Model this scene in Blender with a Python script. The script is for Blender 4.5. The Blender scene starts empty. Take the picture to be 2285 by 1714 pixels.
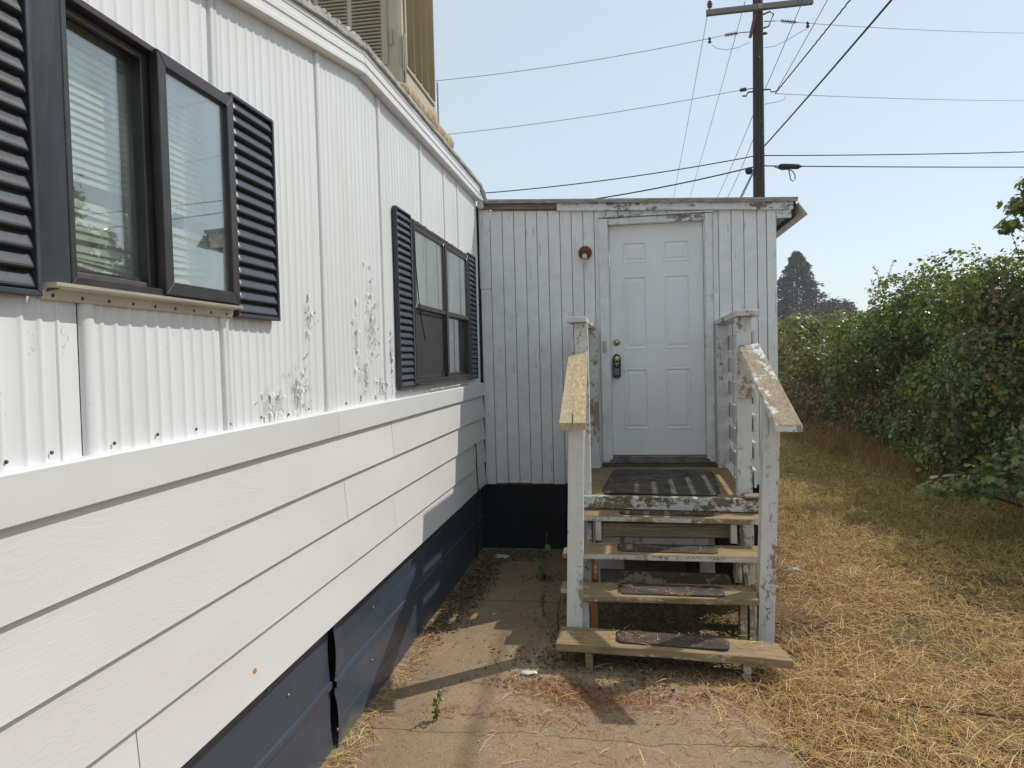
import bpy, bmesh, math, random
import numpy as np
from mathutils import Vector, Matrix
rng = np.random.default_rng(7)
random.seed(7)
sc = bpy.context.scene
COL = sc.collection

# ------------------------------------------------------------------ camera
CAM_H = 1.73
def camera_axes():
    f, cx, cy = 1600.0, 1142.5, 857.0
    v = Vector(((1390 - cx) / f, (796 - cy) / f, 1.0)).normalized()
    d = Vector((0.0197, 1.0, 0.0)); d = (d - d.dot(v) * v).normalized()
    x = d.cross(v)
    return Matrix((x, v, -d)).transposed()       # world -> camera
RW = camera_axes()
cam_d = bpy.data.cameras.new('camera')
cam = bpy.data.objects.new('camera', cam_d); COL.objects.link(cam)
cam_d.sensor_width = 36.0; cam_d.sensor_fit = 'HORIZONTAL'; cam_d.lens = 36.0 * 1600.0 / 2285.0
cam_d.clip_start = 0.05; cam_d.clip_end = 3000
m3 = Matrix((RW[0], -RW[1], -RW[2])).transposed()
cam.matrix_world = Matrix.Translation((0, 0, CAM_H)) @ m3.to_4x4()
sc.camera = cam

# ------------------------------------------------------------------ world, sun, exposure
SUN = Vector((1.0, 0.75, 1.42)).normalized()     # towards the sun
EL = math.asin(SUN.z); AZ = math.atan2(SUN.x, SUN.y)
w = bpy.data.worlds.new('World'); sc.world = w; w.use_nodes = True
wn = w.node_tree.nodes; wl = w.node_tree.links
sky = wn.new('ShaderNodeTexSky'); sky.sky_type = 'NISHITA'; sky.sun_disc = False
sky.sun_elevation = EL; sky.sun_rotation = AZ
sky.air_density = 1.0; sky.dust_density = 0.6; sky.ozone_density = 1.0; sky.altitude = 200
bg = wn['Background']; bg.inputs[1].default_value = 0.135
hz = wn.new('ShaderNodeMix'); hz.data_type = 'RGBA'; hz.inputs[0].default_value = 0.62   # smoky summer haze over the whole dome
wl.new(sky.outputs[0], hz.inputs[6]); hz.inputs[7].default_value = (6.0, 6.75, 7.05, 1)
wl.new(hz.outputs[2], bg.inputs[0])
sd = bpy.data.lights.new('sun', 'SUN'); sd.energy = 3.4; sd.angle = math.radians(0.6); sd.color = (1.0, 0.955, 0.88)
so = bpy.data.objects.new('sun', sd); COL.objects.link(so)
so.rotation_euler = SUN.to_track_quat('Z', 'Y').to_euler(); so.location = (6, 6, 12)
sc.view_settings.view_transform = 'Standard'; sc.view_settings.look = 'None'
sc.view_settings.gamma = 1.0; sc.view_settings.use_curve_mapping = False
sc.view_settings.exposure = 0.0
sc.cycles.use_denoising = True
try:
    sc.cycles.denoiser = 'OPENIMAGEDENOISE'; sc.cycles.denoising_prefilter = 'ACCURATE'
except Exception: pass
sc.cycles.max_bounces = 8; sc.cycles.transparent_max_bounces = 12
sc.cycles.caustics_reflective = False; sc.cycles.caustics_refractive = False

# ------------------------------------------------------------------ material helpers
class G:
    def __init__(s, name):
        s.m = bpy.data.materials.new(name); s.m.use_nodes = True
        s.t = s.m.node_tree; s.b = s.t.nodes['Principled BSDF']; s.out = s.t.nodes['Material Output']
        s._pos = None
    def n(s, typ, props=None, **ins):
        x = s.t.nodes.new(typ)
        for k, v in (props or {}).items(): setattr(x, k, v)
        for k, v in ins.items():
            key = int(k[1:]) if k[0] == 'i' and k[1:].isdigit() else k.replace('_', ' ')
            s.set(x.inputs[key], v)
        return x
    def set(s, sock, v):
        if isinstance(v, bpy.types.NodeSocket): s.t.links.new(v, sock)
        elif isinstance(v, bpy.types.Node): s.t.links.new(v.outputs[0], sock)
        else:
            if sock.type == 'RGBA' and len(v) == 3: v = (*v, 1)
            sock.default_value = v
    def pos(s, scale=(1, 1, 1), rnd=0.0, local=False):
        if local: p = s.n('ShaderNodeTexCoord').outputs['Object']
        else: p = s.n('ShaderNodeNewGeometry').outputs['Position']
        if rnd:
            oi = s.n('ShaderNodeObjectInfo')
            r = s.n('ShaderNodeMath', dict(operation='MULTIPLY'), i0=oi.outputs['Random'], i1=rnd)
            p = s.n('ShaderNodeVectorMath', dict(operation='ADD'), i0=p, i1=r.outputs[0]).outputs[0]
        if tuple(scale) != (1, 1, 1):
            p = s.n('ShaderNodeVectorMath', dict(operation='MULTIPLY'), i0=p, i1=scale).outputs[0]
        return p
    def noise(s, vec, scale=5, detail=4, rough=.55, dist=0.0):
        return s.n('ShaderNodeTexNoise', None, Vector=vec, Scale=scale, Detail=detail, Roughness=rough, Distortion=dist).outputs['Fac']
    def ramp(s, fac, stops, interp='LINEAR'):
        r = s.n('ShaderNodeValToRGB', None, Fac=fac); e = r.color_ramp; e.interpolation = interp
        while len(e.elements) < len(stops): e.elements.new(0.5)
        for el, (p, c) in zip(e.elements, stops):
            el.position = p; el.color = (*c, 1) if hasattr(c, '__len__') else (c, c, c, 1)
        return r.outputs[0]
    def mix(s, fac, a, b, mode='MIX'):
        x = s.t.nodes.new('ShaderNodeMix'); x.data_type = 'RGBA'; x.blend_type = mode
        s.set(x.inputs[0], fac); s.set(x.inputs[6], a); s.set(x.inputs[7], b); return x.outputs[2]
    def math(s, op, a, b=0.0, clamp=False):
        return s.n('ShaderNodeMath', dict(operation=op, use_clamp=clamp), i0=a, i1=b).outputs[0]
    def bump(s, h, strength=.3, dist=.01, normal=None):
        x = s.n('ShaderNodeBump', None, Height=h, Strength=strength, Distance=dist)
        if normal is not None: s.set(x.inputs['Normal'], normal)
        return x.outputs[0]
    def fin(s, col=None, rough=None, normal=None, metal=None, spec=None):
        if col is not None: s.set(s.b.inputs['Base Color'], col)
        if rough is not None: s.set(s.b.inputs['Roughness'], rough)
        if normal is not None: s.set(s.b.inputs['Normal'], normal)
        if metal is not None: s.set(s.b.inputs['Metallic'], metal)
        if spec is not None: s.set(s.b.inputs['Specular IOR Level'], spec)
        return s.m
    def spots(s, centers, soft=.4):
        """union of soft balls (x,y,z,r) in world space -> 0..1"""
        p = s.n('ShaderNodeNewGeometry').outputs['Position']; acc = None
        for (x, y, z, rx, ry, rz) in centers:
            d = s.n('ShaderNodeVectorMath', dict(operation='SUBTRACT'), i0=p, i1=(x, y, z)).outputs[0]
            d = s.n('ShaderNodeVectorMath', dict(operation='DIVIDE'), i0=d, i1=(rx, ry, rz)).outputs[0]
            l = s.n('ShaderNodeVectorMath', dict(operation='LENGTH'), i0=d).outputs['Value']
            v = s.math('SUBTRACT', 1.0, l, True)
            acc = v if acc is None else s.math('MAXIMUM', acc, v)
        return acc

def simple(name, col, rough=.6, var=.12, scale=6, bump=.0, bscale=60, metal=0, spec=.4, stretch=(1, 1, 1), col2=None, rnd=3.0):
    g = G(name); p = g.pos(stretch, rnd)
    c2 = col2 or tuple(c * (1 - var * 2) for c in col)
    n = g.noise(p, scale, 5, .6)
    c = g.mix(g.ramp(n, [(.35, 0.), (.65, 1.)]), c2, col)
    nn = g.bump(g.noise(p, bscale, 3), bump, .004) if bump else None
    return g.fin(c, rough, nn, metal, spec)

def wood_paint(name, axis, paint=(.62, .62, .60), wood=(.30, .235, .165), peel=.45, soft=.02, wear=0.0, grain=1.0, dirt=.25, rust=False, local=False, green=0.0):
    """old timber with flaking paint; peel = share of bare wood (0..1); axis = grain direction"""
    g = G(name)
    st = {'X': (.07, 1, 1), 'Y': (1, .07, 1), 'Z': (1, 1, .07)}[axis]
    p = g.pos(st, 5.0, local); q = g.pos((1, 1, 1), 5.0, local)
    fine = g.noise(p, 62, 5, .65); big = g.noise(p, 16, 4, .6); flake = g.noise(q, 26, 6, .7, .6)
    st2 = {'X': (.3, 1, 1), 'Y': (1, .3, 1), 'Z': (1, 1, .3)}[axis]
    patch = g.noise(g.pos(st2, 5.0, local), 7, 5, .62)
    wcol = g.mix(g.ramp(fine, [(.3, 0.), (.7, 1.)]), tuple(c * .42 for c in wood), tuple(min(1, c * 1.25) for c in wood))
    wcol = g.mix(g.ramp(big, [(.35, 0.), (.7, .75)]), wcol, tuple(c * .6 + .06 for c in wood))
    if green: wcol = g.mix(g.ramp(g.noise(q, 5, 4), [(.42, 0.), (.66, green)]), wcol, (.10, .115, .045))
    pcol = g.mix(g.ramp(g.noise(q, 9, 5, .65), [(.4, 0.), (.75, dirt)]), paint, (.30, .27, .21))
    crack = g.ramp(g.noise(p, 60, 3, .6), [(.30, 1.), (.335, 0.)])
    pcol = g.mix(g.math('MULTIPLY', crack, .55), pcol, (.16, .13, .10))
    mk = g.math('ADD', g.math('MULTIPLY', patch, .62), g.math('MULTIPLY', flake, .38))
    if wear:      # walked-on top faces have lost their paint, edges kept some
        nz = g.n('ShaderNodeSeparateXYZ', None, Vector=g.n('ShaderNodeNewGeometry').outputs['Normal']).outputs[2]
        mk = g.math('SUBTRACT', mk, g.math('MULTIPLY', g.math('MAXIMUM', nz, 0.0), wear))
    t = .5 + (peel - .5) * .40
    mask = g.ramp(mk, [(max(0, t - soft), 0.), (min(1, t + soft), 1.)])   # 1 = paint stays
    col = g.mix(mask, wcol, pcol)
    h = g.math('ADD', g.math('MULTIPLY', mask, .7), g.math('MULTIPLY', fine, .45 * grain))
    h = g.math('SUBTRACT', h, g.math('MULTIPLY', crack, .3))
    r = g.ramp(mask, [(0., .9), (1., .55)])
    return g.fin(col, r, g.bump(h, .55, .004), 0, .25)

MT = {}
# corrugated painted metal: peeling patches have places of their own
g = G('corrugated_white_paint')
q = g.pos(); fl = g.noise(q, 38, 7, .72, .9); pv = g.noise(g.pos((1, 1, .35)), 22, 5, .65, .4)
zone = g.spots([(-1.26, 3.53, 1.93, .3, .16, .33), (-1.26, 3.40, 1.66, .3, .14, .16), (-1.26, 2.45, 1.58, .3, .16, .12), (-1.26, 2.66, 1.62, .3, .16, .16), (-1.26, 2.78, 1.90, .3, .07, .16), (-1.26, 3.83, 1.75, .3, .06, .30), (-1.26, 3.66, 1.60, .3, .12, .10), (-1.26, 3.30, 1.85, .3, .05, .25)])
mk = g.math('ADD', g.math('MULTIPLY', fl, .55), g.math('MULTIPLY', pv, .45))
edge = g.math('ADD', mk, g.math('MULTIPLY', zone, .198))
peel = g.ramp(edge, [(.655, 0.), (.665, 1.)])
rim = g.ramp(edge, [(.615, 0.), (.65, 1.), (.664, 1.), (.672, 0.)])
tint = g.noise(g.pos((1, 1, .25)), 3, 5, .6)
c = g.mix(g.ramp(tint, [(.35, 0.), (.72, 1.)]), (.74, .75, .755), (.68, .68, .67))
stain = g.ramp(g.noise(g.pos((1, 1, .12)), 9, 5, .6), [(.58, 0.), (.8, .5)])
c = g.mix(stain, c, (.62, .57, .46))
c = g.mix(peel, c, g.mix(g.noise(q, 70, 3), (.42, .42, .41), (.58, .57, .55)))
h = g.math('ADD', g.math('MULTIPLY', rim, .8), g.math('MULTIPLY', g.noise(q, 9, 3), .25))
h = g.math('ADD', h, g.math('MULTIPLY', g.noise(q, 90, 3), .06))
MT['corr'] = g.fin(c, .42, g.bump(h, .5, .006), 0, .4)

# embossed lap siding
g = G('embossed_lap_siding')
p = g.pos((1, .10, 1.0), 4.0)
ds = g.math('MULTIPLY', g.noise(g.pos((1, .6, 1), 4.0), 4, 2, .5), .12)
pp = g.n('ShaderNodeVectorMath', dict(operation='MULTIPLY_ADD'), i0=(0, 0, 1), i1=g.n('ShaderNodeCombineXYZ', None, X=ds, Y=ds, Z=ds), i2=p).outputs[0]
fi = g.noise(pp, 150, 2, .5); fi2 = g.noise(p, 330, 2, .5)
c = g.mix(g.ramp(g.noise(g.pos((1, .5, 1), 4.), 2.2, 6, .6), [(.35, 0.), (.7, 1.)]), (.685, .668, .655), (.63, .608, .585))
c = g.mix(g.ramp(g.noise(g.pos((1, .1, 1)), 30, 4), [(.6, 0.), (.85, .25)]), c, (.60, .55, .47))
rust = g.ramp(g.math('ADD', g.spots([(-1.25, 2.22, .70, .2, .035, .022)]), g.math('MULTIPLY', g.noise(g.pos(), 90, 3), .5)), [(.80, 0.), (.95, 1.)])
c = g.mix(rust, c, (.45, .19, .03))
h = g.math('ADD', g.math('MULTIPLY', fi, 1.), g.math('MULTIPLY', fi2, .35))
MT['lap'] = g.fin(c, .55, g.bump(h, .15, .004), 0, .3)
MT['trimwhite'] = simple('smooth_white_trim', (.74, .745, .745), .4, .04, 3, .05, 40, stretch=(1, .3, 1), col2=(.70, .69, .66))
MT['bandwhite'] = simple('cream_white_band', (.67, .665, .65), .45, .04, 2.5, .05, 30, stretch=(1, .3, 1))
# roof edge, weathered
MT['roofedge'] = simple('weathered_grey_roof_edge', (.40, .38, .35), .8, .2, 14, .5, 90, col2=(.22, .20, .18))
MT['rooftop'] = simple('crumbling_roof_coating', (.52, .50, .46), .9, .25, 20, .9, 45, col2=(.25, .24, .22))
# shutters, skirting, bronze
MT['shutter'] = simple('slate_shutter_plastic', (.044, .052, .068), .42, .12, 6, .1, 120, spec=.5)
MT['shutterframe'] = simple('slate_shutter_frame', (.050, .058, .072), .5, .15, 9, .1, 90)
g = G('navy_skirting_metal')
n1 = g.noise(g.pos((1, .4, 1)), 4, 5, .6)
c = g.mix(g.ramp(n1, [(.35, 0.), (.7, 1.)]), (.052, .070, .100), (.040, .053, .076))
sp = g.ramp(g.noise(g.pos(), 55, 3, .6), [(.735, 0.), (.75, 1.)])
c = g.mix(sp, c, (.32, .32, .32))
moss = g.math('MULTIPLY', g.spots([(-1.3, y, -.01, .3, .5, .16) for y in (2.0, 2.6, 3.2)]), 1.0)
c = g.mix(g.ramp(g.math('ADD', g.math('MULTIPLY', moss, .6), g.math('MULTIPLY', g.noise(g.pos(), 12, 5), .5)), [(.48, 0.), (.8, .7)]), c, (.17, .19, .12))
MT['skirt'] = g.fin(c, .33, g.bump(g.noise(g.pos((1, .5, 1)), 2.2, 2), .35, .03), 0, .5)
MT['skirtblack'] = simple('black_painted_skirting', (.008, .010, .014), .55, .3, 5, .3, 30, spec=.2)
MT['bronze'] = simple('dark_bronze_aluminium', (.048, .041, .041), .34, .2, 12, .06, 120, spec=.5)
MT['bronzelight'] = simple('worn_bronze_edge', (.11, .095, .085), .45, .2, 25, .06, 120, spec=.5)
MT['black'] = simple('black_rubber', (.006, .006, .006), .6, .1, 20)
MT['jamb'] = simple('grey_painted_jamb', (.075, .085, .10), .5, .25, 10, .2, 40, stretch=(1, 1, .2))
MT['caulk'] = simple('old_white_caulk', (.70, .68, .62), .7, .15, 30, .8, 120)
MT['creamsill'] = simple('cream_metal_flange', (.60, .56, .48), .45, .12, 14, .1, 50, stretch=(1, .3, 1))
MT['screw'] = simple('rusty_screw', (.16, .11, .075), .6, .3, 120, metal=.4)
MT['insidewall'] = simple('room_wall_beige', (.34, .32, .27), .8, .1, 3)
MT['insidedark'] = simple('dark_crawlspace', (.03, .024, .018), .9, .3, 12, .5, 40)
def glass_mat(name, tint=(.9, .95, .93), film=.08, filmcol=(.72, .78, .76), scale=7, boost=1.0):
    g = G(name)
    for l in list(g.t.links): g.t.links.remove(l)
    tr = g.n('ShaderNodeBsdfTransparent', None, Color=tint)
    gl = g.n('ShaderNodeBsdfGlossy', None, Color=(1, 1, 1), Roughness=.015)
    df = g.n('ShaderNodeBsdfDiffuse', None, Color=filmcol)
    fc = g.n('ShaderNodeLayerWeight', None, Blend=.5).outputs['Facing']
    fr = g.math('ADD', .05, g.math('MULTIPLY', .95, g.math('POWER', fc, 4.0)))
    n = g.noise(g.pos((1, 1, .35)), scale, 6, .65)
    f1 = g.n('ShaderNodeMixShader', None, i0=g.ramp(n, [(.35, film * .35), (.75, film * 2.2)]), i1=tr, i2=df)
    nb = g.bump(g.noise(g.pos(), 1.4, 1), .05, .02)
    g.set(gl.inputs['Normal'], nb)
    f2 = g.n('ShaderNodeMixShader', None, i0=g.math('MULTIPLY', fr, boost, True), i1=f1, i2=gl)
    g.t.links.new(f2.outputs[0], g.out.inputs[0]); return g.m
MT['glass'] = glass_mat('window_glass_dusty', film=.07, boost=2.2)  # dust film, raised so its pale colour also imitates a milky reflection
MT['glass2'] = glass_mat('window_glass_milky', (.93, .97, .95), film=.26, boost=1.6, filmcol=(.62, .68, .66), scale=4)
MT['screenmesh'] = simple('brown_insect_screen', (.040, .034, .032), .55, .15, 5, spec=.5)
MT['foil'] = simple('crinkled_plastic_film', (.50, .49, .42), .3, .5, 40, .9, 35, spec=.6, col2=(.10, .10, .09))
MT['blind'] = simple('cream_vinyl_blind', (.66, .62, .48), .45, .08, 8, .0, spec=.4)
MT['curtain'] = simple('pale_green_curtain', (.52, .60, .55), .9, .08, 5, .2, 30, stretch=(1, 1, .1))
# entry addition
MT['board'] = wood_paint('white_painted_siding_boards', 'Z', (.80, .81, .815), (.25, .21, .17), peel=.07, dirt=.20)
MT['boardold'] = wood_paint('white_painted_casing', 'Z', (.78, .79, .795), (.22, .18, .15), peel=.18, dirt=.35)
MT['casingtop'] = wood_paint('white_painted_head_casing', 'X', (.70, .71, .71), (.22, .185, .155), peel=.44, dirt=.35)
MT['fascia_bare'] = wood_paint('bare_brown_fascia', 'X', (.55, .54, .52), (.20, .165, .14), peel=1.7)
MT['fascia'] = wood_paint('flaking_white_fascia', 'X', (.70, .71, .71), (.24, .20, .165), peel=.36)
MT['groove'] = simple('groove_shadow_plywood', (.34, .34, .34), .8, .3, 20)
g = G('white_steel_door')
c = g.mix(g.ramp(g.noise(g.pos((1, 1, .5)), 3, 5), [(.35, 0.), (.7, 1.)]), (.79, .80, .81), (.73, .74, .745))
scuff = g.ramp(g.noise(g.pos((.25, 1, 2.2)), 13, 6, .65), [(.70, 0.), (.735, .65)])
zn = g.spots([(.29, 6.46, 1.95, .16, .2, .42), (.5, 6.46, 1.0, .22, .2, .14)])
c = g.mix(g.math('MULTIPLY', scuff, g.ramp(zn, [(0., .05), (.35, 1.)])), c, (.20, .19, .18))
MT['door'] = g.fin(c, .38, g.bump(g.noise(g.pos((1, 1, .3)), 60, 3), .05, .002), 0, .45)
MT['brass'] = simple('brass', (.62, .48, .20), .25, .15, 40, metal=1)
MT['rustcap'] = simple('rusty_lamp_cap', (.20, .065, .022), .75, .4, 45, .6, 120, col2=(.075, .02, .012))
MT['socket'] = simple('pale_socket', (.55, .52, .42), .5, .1, 20)
MT['bulb'] = simple('frosted_bulb_glass', (.62, .64, .62), .15, .02, 10, spec=.6)
MT['lockblack'] = simple('black_lockbox', (.008, .008, .009), .4, .1, 30, spec=.5)
MT['keys'] = simple('white_keys', (.55, .55, .55), .4, .05, 30)
MT['ivory'] = simple('ivory_doorbell', (.52, .50, .42), .4, .1, 30)
MT['threshold'] = simple('grimy_threshold', (.22, .215, .19), .45, .3, 26, .3, 60, stretch=(.3, 1, 1), col2=(.07, .06, .05))
MT['rot'] = wood_paint('rotten_white_sill', 'X', (.36, .33, .28), (.13, .09, .06), peel=.72, dirt=.6)
MT['gutter'] = simple('tan_grey_flashing', (.74, .70, .66), .5, .05, 4, .05, 30)
MT['rotbrown'] = simple('rotten_brown_eave', (.085, .06, .042), .9, .4, 25, .8, 60)
MT['roofsheet'] = simple('grey_roof_sheet', (.42, .41, .40), .6, .2, 10, .2, 60)
# stairs
MT['tread'] = wood_paint('weathered_tread_wood', 'X', (.50, .47, .42), (.35, .24, .125), peel=.62, green=.25, wear=.3)
MT['treadpaint'] = wood_paint('half_painted_tread_wood', 'X', (.60, .585, .54), (.35, .24, .13), peel=.47, green=.25, wear=.24)
MT['deckfascia'] = wood_paint('flaking_deck_edge', 'X', (.66, .65, .62), (.22, .17, .095), peel=.50, green=.4, dirt=.3)
MT['postpaint'] = wood_paint('white_flaking_post', 'Z', (.68, .675, .66), (.38, .29, .18), peel=.36, dirt=.25)
MT['railbare'] = wood_paint('bare_sunbleached_rail', 'Y', (.60, .58, .52), (.52, .41, .25), peel=1.6, grain=1.3)
MT['railflake'] = wood_paint('half_painted_rail', 'Y', (.66, .65, .62), (.40, .31, .215), peel=.34, grain=1.2, wear=.13)
MT['capflake'] = wood_paint('flaking_rail_cap', 'Y', (.64, .635, .62), (.25, .20, .15), peel=.35)
MT['slat'] = wood_paint('white_rail_slat', 'Y', (.62, .62, .61), (.24, .19, .14), peel=.22)
MT['block'] = wood_paint('stained_upright', 'Z', (.58, .56, .51), (.30, .215, .12), peel=.52, dirt=.5)
MT['block_x'] = wood_paint('grey_brown_riser', 'X', (.46, .43, .38), (.27, .20, .125), peel=.85, dirt=.5)
MT['rustblock'] = wood_paint('rust_stained_upright', 'Z', (.50, .44, .36), (.30, .11, .03), peel=.62, dirt=.5)
MT['footing'] = simple('concrete_block_grey', (.27, .25, .22), .9, .2, 12, .6, 60)
g = G('ribbed_rubber_mat')
p = g.pos((1, 1, 1))
wv = g.n('ShaderNodeTexWave', dict(wave_type='BANDS', bands_direction='X'), Vector=p, Scale=16, Distortion=0).outputs['Fac']
wv2 = g.n('ShaderNodeTexWave', dict(wave_type='BANDS', bands_direction='Y'), Vector=p, Scale=22, Distortion=0).outputs['Fac']
c = g.mix(g.ramp(g.noise(g.pos(), 7, 6, .65), [(.35, 0.), (.7, 1.)]), (.045, .042, .040), (.135, .118, .098))
MT['doormat'] = g.fin(c, .8, g.bump(g.math('MULTIPLY', wv, wv2), .9, .006), 0, .2)
g = G('dusty_tread_mat')
c = g.mix(g.ramp(g.noise(g.pos((.6, 1, 1), 3.), 11, 6, .65), [(.35, 0.), (.7, 1.)]), (.032, .026, .024), (.105, .078, .056))
c = g.mix(g.ramp(g.noise(g.pos(), 130, 3), [(.70, 0.), (.73, .8)]), c, (.42, .38, .30))
MT['stepmat'] = g.fin(c, .75, g.bump(g.noise(g.pos(), 160, 3), .5, .003), 0, .25)
# cooler
MT['cooler'] = simple('tan_enamel', (.50, .44, .325), .42, .07, 4, .05, 40, col2=(.43, .375, .27))
MT['coolerdark'] = simple('louvre_shade_dark', (.10, .088, .066), .8, .2, 20)  # dark tone painted in for the shade between louvre blades
MT['steel'] = simple('perforated_steel', (.30, .29, .27), .5, .2, 60, metal=.5)
MT['pad'] = simple('crumbly_tan_foam', (.50, .385, .235), .95, .3, 35, 1.0, 60, col2=(.27, .20, .12))
# pole
MT['pole'] = simple('dark_weathered_pole', (.060, .046, .038), .9, .35, 14, .7, 60, stretch=(1, 1, .08), col2=(.024, .018, .015))
MT['arm'] = simple('grey_crossarm', (.24, .235, .22), .8, .15, 20, .3, 60)
MT['armbrown'] = simple('brown_brace', (.16, .095, .06), .8, .2, 20)
MT['wire'] = simple('dark_wire', (.05, .05, .052), .6, .1, 5)
MT['wiregrey'] = simple('grey_aluminium_wire', (.20, .20, .21), .5, .1, 5)
MT['insul'] = simple('dark_insulator', (.05, .05, .055), .4, .1, 20, spec=.5)
MT['metal'] = simple('galvanised_plate', (.35, .36, .37), .5, .2, 30, metal=.6)

# ground
g = G('soil_and_thatch')
p = g.pos()
n1 = g.noise(p, .7, 5, .6); n2 = g.noise(p, 9, 6, .65); n3 = g.noise(g.pos((1, .35, 1)), 60, 4, .7)
c = g.mix(g.ramp(n3, [(.3, 0.), (.7, 1.)]), (.10, .066, .032), (.29, .19, .085))
c = g.mix(g.ramp(n1, [(.45, 0.), (.62, .55)]), c, (.10, .10, .045))
c = g.mix(g.ramp(n2, [(.55, 0.), (.75, .6)]), c, (.20, .115, .05))
MT['soil'] = g.fin(c, .95, g.bump(g.math('ADD', n2, n3), .7, .03), 0, .1)
g = G('dirty_concrete')
p = g.pos()
a = g.noise(p, 1.6, 6, .6); b = g.noise(p, 7, 6, .68); fine = g.noise(p, 120, 3, .7); mid = g.noise(p, 45, 4, .7)
c = g.mix(g.ramp(a, [(.36, 0.), (.64, 1.)]), (.262, .190, .122), (.335, .238, .150))
c = g.mix(g.ramp(b, [(.48, 0.), (.72, .6)]), c, (.205, .155, .098))
c = g.mix(g.ramp(fine, [(.30, .8), (.46, 0.)]), c, (.075, .058, .040))
c = g.mix(g.ramp(fine, [(.58, 0.), (.72, .75)]), c, (.42, .35, .25))
c = g.mix(g.ramp(mid, [(.60, 0.), (.75, .35)]), c, (.17, .12, .075))
red = g.math('ADD', g.math('MULTIPLY', g.spots([(-.30, 3.63, 0, .55, .26, .3), (-.6, 3.3, 0, .4, .2, .3), (-.2, 3.0, 0, .5, .25, .3)]), .45), g.math('MULTIPLY', b, .6))
c = g.mix(g.ramp(red, [(.52, 0.), (.85, .28)]), c, (.24, .115, .06))
crk = g.n('ShaderNodeTexVoronoi', dict(feature='DISTANCE_TO_EDGE'), Vector=g.n('ShaderNodeVectorMath', dict(operation='ADD'), i0=g.pos((.35, .9, 0)), i1=g.n('ShaderNodeTexNoise', None, Vector=p, Scale=3.0, Detail=5).outputs['Color']).outputs[0], Scale=.8).outputs['Distance']
ck = g.ramp(crk, [(.0, 1.), (.006, 0.)])
c = g.mix(g.math('MULTIPLY', ck, .0), c, (.09, .065, .04))
sx_ = g.n('ShaderNodeSeparateXYZ', None, Vector=p)
ln = g.math('ABSOLUTE', g.math('SUBTRACT', g.math('ADD', sx_.outputs[1], g.math('MULTIPLY', g.noise(g.pos((1, .2, 1)), 2.2, 6, .6), .22)), 3.30))
ln2 = g.math('ABSOLUTE', g.math('SUBTRACT', g.math('ADD', sx_.outputs[1], g.math('MULTIPLY', g.noise(g.pos((1, .2, 1)), 1.1, 3, .5), .03)), 5.02))
ck = g.math('MAXIMUM', g.ramp(ln, [(.0, .8), (.0045, 0.)]), g.ramp(ln2, [(.0, 1.), (.006, 0.)]))
c = g.mix(g.math('MULTIPLY', ck, .75), c, (.06, .045, .03))
h = g.math('SUBTRACT', g.math('ADD', g.math('MULTIPLY', fine, .35), g.math('MULTIPLY', mid, .5)), g.math('MULTIPLY', ck, .9))
MT['concrete'] = g.fin(c, .92, g.bump(h, .8, .010), 0, .15)

def blade_mat(name, cols, trans=.25, rough=.6, spec=.25):
    g = G(name)
    for l in list(g.t.links): g.t.links.remove(l)
    r = g.n('ShaderNodeNewGeometry').outputs['Random Per Island']
    n = len(cols)
    c = g.ramp(r, [((i + .5) / n, cc) for i, cc in enumerate(cols)])
    g.fin(c, rough, None, 0, spec)
    tl = g.n('ShaderNodeBsdfTranslucent', None, Color=g.mix(1.0, c, (1.25, 1.25, .8), 'MULTIPLY'))
    mx = g.n('ShaderNodeMixShader', None, i0=trans, i1=g.b.outputs[0], i2=tl)
    g.t.links.new(mx.outputs[0], g.out.inputs[0]); return g.m
MT['straw'] = blade_mat('golden_straw', [(.20, .13, .06), (0.646, 0.422, 0.151), (0.522, 0.322, 0.103), (0.745, 0.533, 0.229), (0.398, 0.223, 0.066), (0.596, 0.372, 0.127), (0.274, 0.149, 0.050), (0.776, 0.620, 0.314)], .15)
MT['thatch'] = blade_mat('olive_brown_grass', [(0.409, 0.298, 0.100), (0.265, 0.217, 0.068), (0.554, 0.377, 0.137), (0.325, 0.195, 0.068), (0.228, 0.206, 0.063), (0.602, 0.424, 0.168)], .2)
MT['reddry'] = blade_mat('reddish_dry_grass', [(.34, .19, .09), (.42, .26, .12), (.24, .13, .06), (.50, .35, .18)], .3)
MT['greengrass'] = blade_mat('green_grass_blades', [(.10, .16, .04), (.14, .20, .06), (.09, .13, .04)], .3)
MT['leaf_vine'] = blade_mat('vine_leaves', [(0.096, 0.142, 0.022), (0.136, 0.192, 0.031), (0.080, 0.113, 0.022), (0.185, 0.224, 0.036), (0.113, 0.137, 0.031), (0.241, 0.242, 0.041), (0.282, 0.330, 0.076), (0.052, 0.071, 0.017)], .34, .30, .5)  # brightest green paints sunlit sparkle into a few leaves
MT['leaf_far'] = blade_mat('far_hedge_leaves', [(0.128, 0.154, 0.031), (0.172, 0.177, 0.036), (0.090, 0.115, 0.025), (0.210, 0.162, 0.041), (0.264, 0.275, 0.085)], .34, .35, .5)  # palest tone stands for leaf highlights, put into the colour
MT['leaf_brown'] = blade_mat('browned_leaves', [(0.182, 0.119, 0.063), (0.140, 0.084, 0.049), (0.238, 0.161, 0.070), (0.119, 0.084, 0.049)], .25, .6)
MT['leaf_maple'] = blade_mat('lobed_green_leaves', [(0.120, 0.176, 0.043), (0.158, 0.219, 0.054), (0.093, 0.134, 0.036), (0.213, 0.268, 0.077), (0.130, 0.176, 0.050), (0.279, 0.321, 0.108)], .34, .32, .5)  # lightest tone is a painted glint on some of the leaves
MT['leaf_dark'] = blade_mat('dark_needles', [(0.056, 0.084, 0.059), (0.081, 0.112, 0.073), (0.042, 0.064, 0.050)], .1, .6)
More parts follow.
